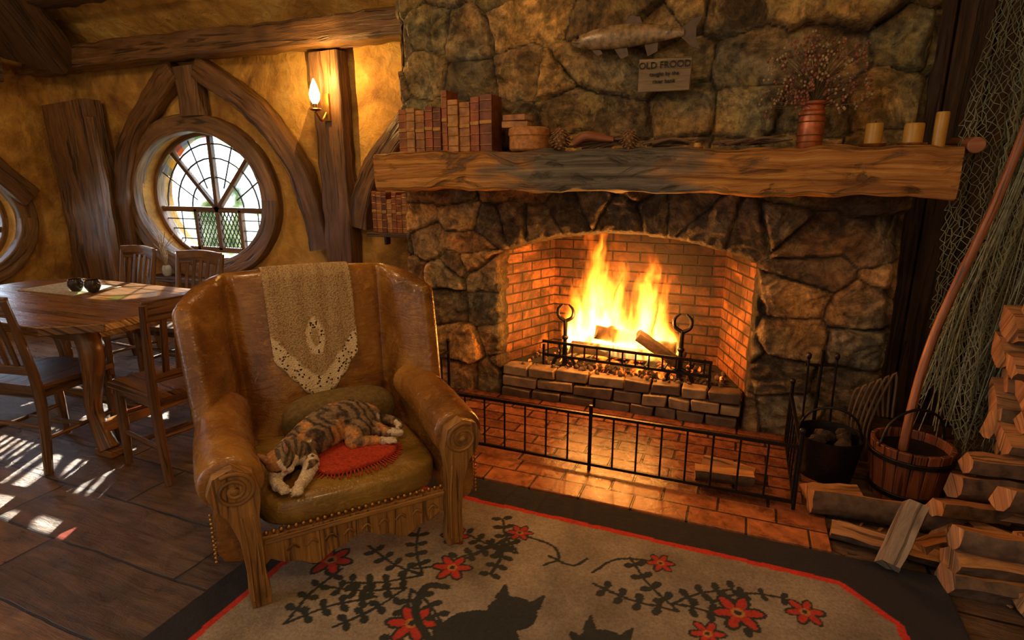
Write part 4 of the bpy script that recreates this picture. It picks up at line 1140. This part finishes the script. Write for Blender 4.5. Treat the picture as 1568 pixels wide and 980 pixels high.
b.box((0, .187, .41), (.37, .02, .04), M_chairw); b.box((0, -.185, .41), (.37, .02, .04), M_chairw)
for sx_ in (-1, 1): b.box((sx_*.187, 0, .41), (.02, .37, .04), M_chairw)
ch = b.done('dining_chair', loc=(-3.36, 1.74, 0), rotz=math.radians(8), bevel=.003)
copyobj(ch, 'dining_chair', (-2.66, 1.93, 0), math.radians(79))
copyobj(ch, 'dining_chair', (-4.47, 2.84, 0), math.radians(176))
copyobj(ch, 'dining_chair', (-3.72, 2.80, 0), math.radians(184))
b = Bld()
cx, cy, hx, hy, kx = -3.74, 2.10, .85, .50, .20
to = [(-hx+kx, -hy), (hx-kx, -hy), (hx, -hy+.18), (hx, hy-.26), (hx-.24, hy), (-hx+kx, hy), (-hx, hy-.2), (-hx, -hy+.2)]
b.T = Matrix.Translation((0, 0, .705)); b.prism([(p[1], p[0]) for p in to][::-1], .045, Matrix(((0, 1, 0), (1, 0, 0), (0, 0, 1))), M_tablew); b.T = Matrix()
b.box((0, 0, .665), (1.3, .62, .08), M_tablew)
for sx_ in (-1, 1):
    for sy_ in (-1, 1):
        X, Y = sx_*.64, sy_*.29
        b.tube([(X, Y, .68), (X+sx_*.03, Y, .58), (X+sx_*.0, Y, .42), (X-sx_*.04, Y, .26), (X-sx_*.01, Y, .12), (X+sx_*.03, Y, .03)], [.055, .062, .048, .04, .04, .05], M_tablew, 10, 18)
        b.box((X+sx_*.03, Y, .02), (.13, .08, .04), M_tablew)
    b.box((sx_*.64, 0, .15), (.05, .6, .06), M_tablew)
b.box((0, 0, .15), (1.28, .06, .05), M_tablew)
b.done('dining_table', loc=(cx, cy, 0), bevel=.006)
M_lacec = simple('lace_cloth', (.30, .27, .18), .95, 0, 60, .6)
b = Bld(); b.box((-4.0, 2.3, .7525), (.52, .30, .004), M_lacec, (0, 0, .05)); b.done('table_runner')
M_cup = simple('dark_pottery', (.025, .02, .018), .2, 0)
for x, y in ((-3.87, 2.26), (-3.74, 2.28)):
    b = Bld(); b.lathe([(.025, 0), (.032, .01), (.045, .035), (.042, .06), (.036, .075), (.033, .075), (.038, .05), (.03, .015), (.002, .01)], (0, 0, 0), M_cup, 20); b.tube([(.042, 0, .06), (.066, 0, .05), (.06, 0, .03), (.042, 0, .025)], .005, M_cup, 7, 10)
    b.done('pottery_mug', loc=(x, y, .7545))

# ------------------------------------------------------------------ right side
b = Bld(); M_bk = wood('bucket_wood', (.07, .02, .009), (.27, .085, .03), 3, 20, .33, .4)
for i in range(18):
    a = 2*pi*i/18; b.box((.142*math.cos(a), .142*math.sin(a), .14), (.018, .05, .27), M_bk, Matrix.Rotation(a, 3, 'Z')@Matrix.Rotation(.10, 3, 'Y'))
b.lathe([(.125, .0), (.14, .01), (.13, .03), (.001, .03)], (0, 0, 0), M_bk, 24)
for z, r_ in ((.05, .147), (.22, .166)): b.lathe([(r_, z-.012), (r_+.004, z-.012), (r_+.006, z+.012), (r_+.001, z+.012)], (0, 0, 0), M_iron, 28)
b.tube([(.165, 0, .26), (.12, .0, .38), (0, 0, .43), (-.12, 0, .38), (-.165, 0, .26)], .007, M_iron, 7, 20)
b.done('wooden_bucket', loc=(.79, 2.93, 0), rotz=.5, bevel=.003)
b = Bld(); b.lathe([(.10, 0), (.12, .01), (.15, .2), (.155, .23), (.148, .23), (.14, .19), (.11, .03), (.002, .025)], (0, 0, 0), M_iron, 24); b.tube([(.15, 0, .2), (.1, 0, .32), (0, 0, .36), (-.1, 0, .32), (-.15, 0, .2)], .006, M_iron, 7, 16)
for i in range(10): b.ell((R(-.08, .08), R(-.08, .08), .19+R(0, .02)), (.04, .03, .025), M_char, (R(0, 3), R(0, 3), 0), ns=7, nr=5)
b.done('coal_scuttle', loc=(.465, 3.0, .0))
b = Bld()
b.tube([(0, 0, 0), (0, 0, .58)], .010, M_iron, 8); b.lathe([(.09, 0), (.09, .012), (.02, .02)], (0, 0, 0), M_iron, 16); b.box((0, 0, .5), (.16, .012, .012), M_iron)
for dx in (-.07, .07):
    b.tube([(dx, -.012, .54), (dx, -.03, .12)], .006, M_iron, 7); b.box((dx, -.03, .10), (.05, .01, .09), M_iron); b.ell((dx, -.012, .55), (.012, .012, .02), M_iron)
b.done('fireplace_tool_set', loc=(.42, 3.24, .0), rotz=.3)
b = Bld()
b.tube([(.74, 2.90, .05), (.80, 2.98, .7), (.93, 2.96, 1.35), (.99, 2.96, 1.72)], [.020, .019, .017, .016], M_handle, 10, 30)
b.done('long_handled_spade')
b = Bld()
for k in range(6):
    b.tube([(.62+k*.012, 3.2, .02), (.57+k*.02, 3.22, .22), (.60+k*.03, 3.24, .40+k*.02), (.67+k*.02, 3.25, .26)], .0065, M_twig, 6, 16)
b.done('willow_hoops')
# fishing net: draped knotted mesh in two layers plus hanging cords
M_net = simple('net_cord', (.19, .225, .15), .9, 0, 6, .5)
M_rope = simple('net_rope', (.20, .22, .145), .95, 0, 30, .6)
b = Bld()
def netlayer(NX, NY, x0, w0, drift, yb_, zt_, zb_, ph, r_):
    vs = []
    for j in range(NY+1):
        for i in range(NX+1):
            a = (i+(.5 if j % 2 else 0))/(NX+.5); t = j/NY
            z = zt_-t*(zt_-zb_-.18*math.sin(a*9+ph))
            x = x0-drift*t+.04*math.sin(t*5+ph)+a*(w0-.10*t)+.035*math.sin(t*9+a*6+ph)
            y = yb_+.05*a+.06*math.sin(a*20+t*4+ph)*(.4+.6*t)+.03*math.sin(a*43+t*7)-.06*t*t
            vs.append((x+R(-.009, .009), y+R(-.004, .004), z+R(-.009, .009)))
    edges = set()
    for j in range(NY):
        for i in range(NX+1):
            a = j*(NX+1)+i
            edges.add((a, (j+1)*(NX+1)+i))
            i2 = i-1 if j % 2 == 0 else i+1
            if 0 <= i2 <= NX: edges.add((a, (j+1)*(NX+1)+i2))
    V = np.array(vs); el = np.array(sorted(edges)); A_, B_ = V[el[:, 0]], V[el[:, 1]]
    d = B_-A_; d /= (np.linalg.norm(d, axis=1)[:, None]+1e-9); s1 = np.cross(d, [0, 1, .01]); s1 /= (np.linalg.norm(s1, axis=1)[:, None]+1e-9); s2 = np.cross(d, s1)
    PV = []
    for k in range(3):
        a = 2*pi*k/3; o_ = s1*math.cos(a)*r_+s2*math.sin(a)*r_; PV.append(A_+o_); PV.append(B_+o_)
    m_ = len(el); VV = np.concatenate(PV); FF = []; base = np.arange(m_)
    for k in range(3):
        k2 = (k+1) % 3; FF.append(np.stack([base+2*k*m_, base+(2*k+1)*m_, base+(2*k2+1)*m_, base+2*k2*m_], 1))
    fl_ = np.concatenate(FF).tolist()
    b.raw([Vector(v) for v in VV.tolist()], fl_, [[(0, 0)]*4]*len(fl_), M_net)
netlayer(46, 120, .86, .74, .03, 3.22, 3.05, .30, 0, .0017)
netlayer(40, 110, 1.08, .55, .22, 3.12, 3.05, .42, 2.0, .0020)
for k in range(46):
    a = R(0, 1); e_ = R(.05, .6)
    b.tube([(1.12+a*.45, 3.14+.05*a, 3.0), (1.08+a*.45+R(-.05, .05), 3.11, 2.3), (1.0+a*.42+R(-.05, .05), 3.09, 1.5), (.90+a*.45+R(-.05, .05), 3.07+R(-.03, .03), .85), (.84+a*.46+R(-.09, .09), 3.06+R(-.03, .03), e_)], R(.001, .003), M_rope, 4, 20)
b.done('fishing_net')
b = Bld()
for row in range(9):
    for k in range(2):
        b.log((1.29+R(-.05, .05), 2.95-k*.19+R(-.02, .02), .09+row*.108), R(.36, .48), R(.08, .105), (R(2.2, 4.1), R(-.05, .05), R(-.15, .15)), R(-5, 20), R(150, 185))
b.done('firewood_stack')
b = Bld()
LP = [((1.10, 2.70, .075), .36, .10, (2.6, 0, .10)), ((1.20, 2.62, .18), .36, .10, (3.4, 0, -.1)), ((1.06, 2.74, .20), .34, .09, (2.3, .03, .2)), ((1.10, 2.74, .31), .34, .085, (2.7, -.03, .05)),
      ((1.04, 2.54, .07), .30, .09, (3.3, 0, -.5)), ((1.26, 2.50, .08), .36, .10, (2.5, 0, .9)), ((1.14, 2.54, .26), .32, .085, (2.4, .1, .2)), ((1.26, 2.56, .35), .30, .085, (2.9, .15, -.4)),
      ((1.0, 2.40, .06), .3, .08, (2.7, 0, .5)), ((1.18, 2.36, .07), .3, .085, (3.2, 0, -.3)), ((1.14, 2.42, .17), .28, .08, (2.3, 0, .3)),
      ((.91, 2.26, .055), .28, .095, (2.5, 0, .12)), ((.91, 2.27, .135), .27, .09, (2.9, 0, .16)), ((.91, 2.26, .215), .26, .085, (2.4, .03, .05)), ((1.10, 2.22, .06), .26, .08, (3.4, 0, .6)),
      ((.64, 2.62, .075), .56, .095, (2.2, .0, .08)), ((.90, 2.60, .07), .26, .085, (2.8, 0, 1.2)), ((.92, 2.58, .16), .26, .07, (2.5, .1, .3)), ((.46, 2.74, .06), .22, .07, (3, 0, .3)),
      ((.64, 2.40, .055), .42, .075, (3.0, 0, -.15)), ((.80, 2.46, .06), .26, .07, (2.5, 0, .7))]
for c, L, r_, rot in LP: b.log(c, L, r_, rot)
for i in range(60):
    x, y = R(.45, 1.3), R(2.18, 2.9); b.box((x, y, .006), (R(.02, .06), R(.006, .014), .005), random.choice((M_split, M_bark)), (R(-.1, .1), R(-.1, .1), R(0, 3)))
b.done('firewood_pile')
M_pale = wood('weathered_split', (.13, .085, .05), (.38, .29, .18), 5, 40, .7, .9)
b = Bld(); b.log((0, 0, 0), .27, .058, (.3, 0, 0), 20, 160, M_pale, M_bark)
o = b.done('split_log', loc=(.64, 2.31, .15)); o.rotation_euler = (2.4, -.70, 1.05)
b = Bld(); b.log((.0, 2.72, .055), .26, .065, (2.6, 0, .1)); b.log((.02, 2.80, .055), .24, .06, (3.3, 0, -.2)); b.done('split_log')

# ------------------------------------------------------------------ lights
def pt(name, loc, e, col, r=0.0):
    l = bpy.data.lights.new(name, 'POINT'); l.energy = e; l.color = col; l.shadow_soft_size = r
    o = bpy.data.objects.new(name, l); o.location = loc; scene.collection.objects.link(o)
FC = (1.0, .34, .06)
for i, (x, y, z, e) in enumerate([(-.90, 3.60, .62, 5), (-.72, 3.62, .78, 6), (-.56, 3.58, .60, 5), (-.74, 3.46, .66, 14), (-.95, 3.46, .55, 7), (-.48, 3.46, .55, 7)]):
    pt('fire_light', (x, y, z), e, FC)
pt('sconce_light', (-3.06, 3.66, 2.20), 20, (1, .56, .16))
for loc, e in (((-2.6, -.4, 3.0), 38), ((-4.6, 1.3, 2.9), 32), ((.4, .3, 3.0), 40), ((-1.9, 1.6, 3.1), 32)):  # unseen point lights added overhead to fill the room, no fixtures
    pt('fill_light', loc, e, (1, .66, .34), .10)
sl = bpy.data.lights.new('sun', 'SUN'); sl.energy = 40; sl.angle = .01; sl.color = (1, .91, .74)
so_ = bpy.data.objects.new('sun', sl); scene.collection.objects.link(so_)
so_.rotation_euler = Vector((1.42, -2.55, -1.32)).to_track_quat('-Z', 'Y').to_euler()
w = bpy.data.worlds.new('world'); scene.world = w; w.use_nodes = True; nt = w.node_tree; nt.nodes.clear()
out = nt.nodes.new('ShaderNodeOutputWorld'); bg = nt.nodes.new('ShaderNodeBackground'); nt.links.new(bg.outputs[0], out.inputs[0])
tc = nt.nodes.new('ShaderNodeTexCoord'); sx = node(nt, 'ShaderNodeSeparateXYZ', {0: tc.outputs['Generated']})
out_f = mth(nt, 'MAXIMUM', ramp(nt, mth(nt, 'ADD', sx.outputs[1], .5), [(.6, 0.0), (.7, 1.0)]), ramp(nt, mth(nt, 'MULTIPLY', sx.outputs[0], -1.0), [(.7, 0.0), (.85, 1.0)]))
nf = node(nt, 'ShaderNodeTexNoise', {'Vector': tc.outputs['Generated'], 'Scale': 22.0, 'Detail': 6.0}).outputs[0]
fol = ramp(nt, nf, [(.36, (.10, .22, .04)), (.48, (.9, 1.1, .55)), (.56, (3.2, 3.6, 3.4))])
hz = ramp(nt, mth(nt, 'ADD', mth(nt, 'ADD', sx.outputs[2], mth(nt, 'MULTIPLY', nf, .35)), 0.35), [(.46, 0.0), (.56, 1.0)])
day = mix(nt, hz, fol, (5.6, 6.6, 8.0))
setin(nt, bg.inputs[0], mix(nt, out_f, (.40, .31, .22), day)); bg.inputs[1].default_value = 1.0

# ------------------------------------------------------------------ camera
cam = bpy.data.cameras.new('camera'); cam.sensor_width = 36; cam.lens = 36*880/1568; cam.clip_start = .05
co = bpy.data.objects.new('camera', cam); co.location = (0, 0, 1.45); co.rotation_euler = (math.radians(76), 0, math.radians(22.1))
scene.collection.objects.link(co); scene.camera = co
scene.view_settings.view_transform = 'Standard'
try: scene.view_settings.look = 'None'
except Exception: pass
scene.view_settings.exposure = 0.0
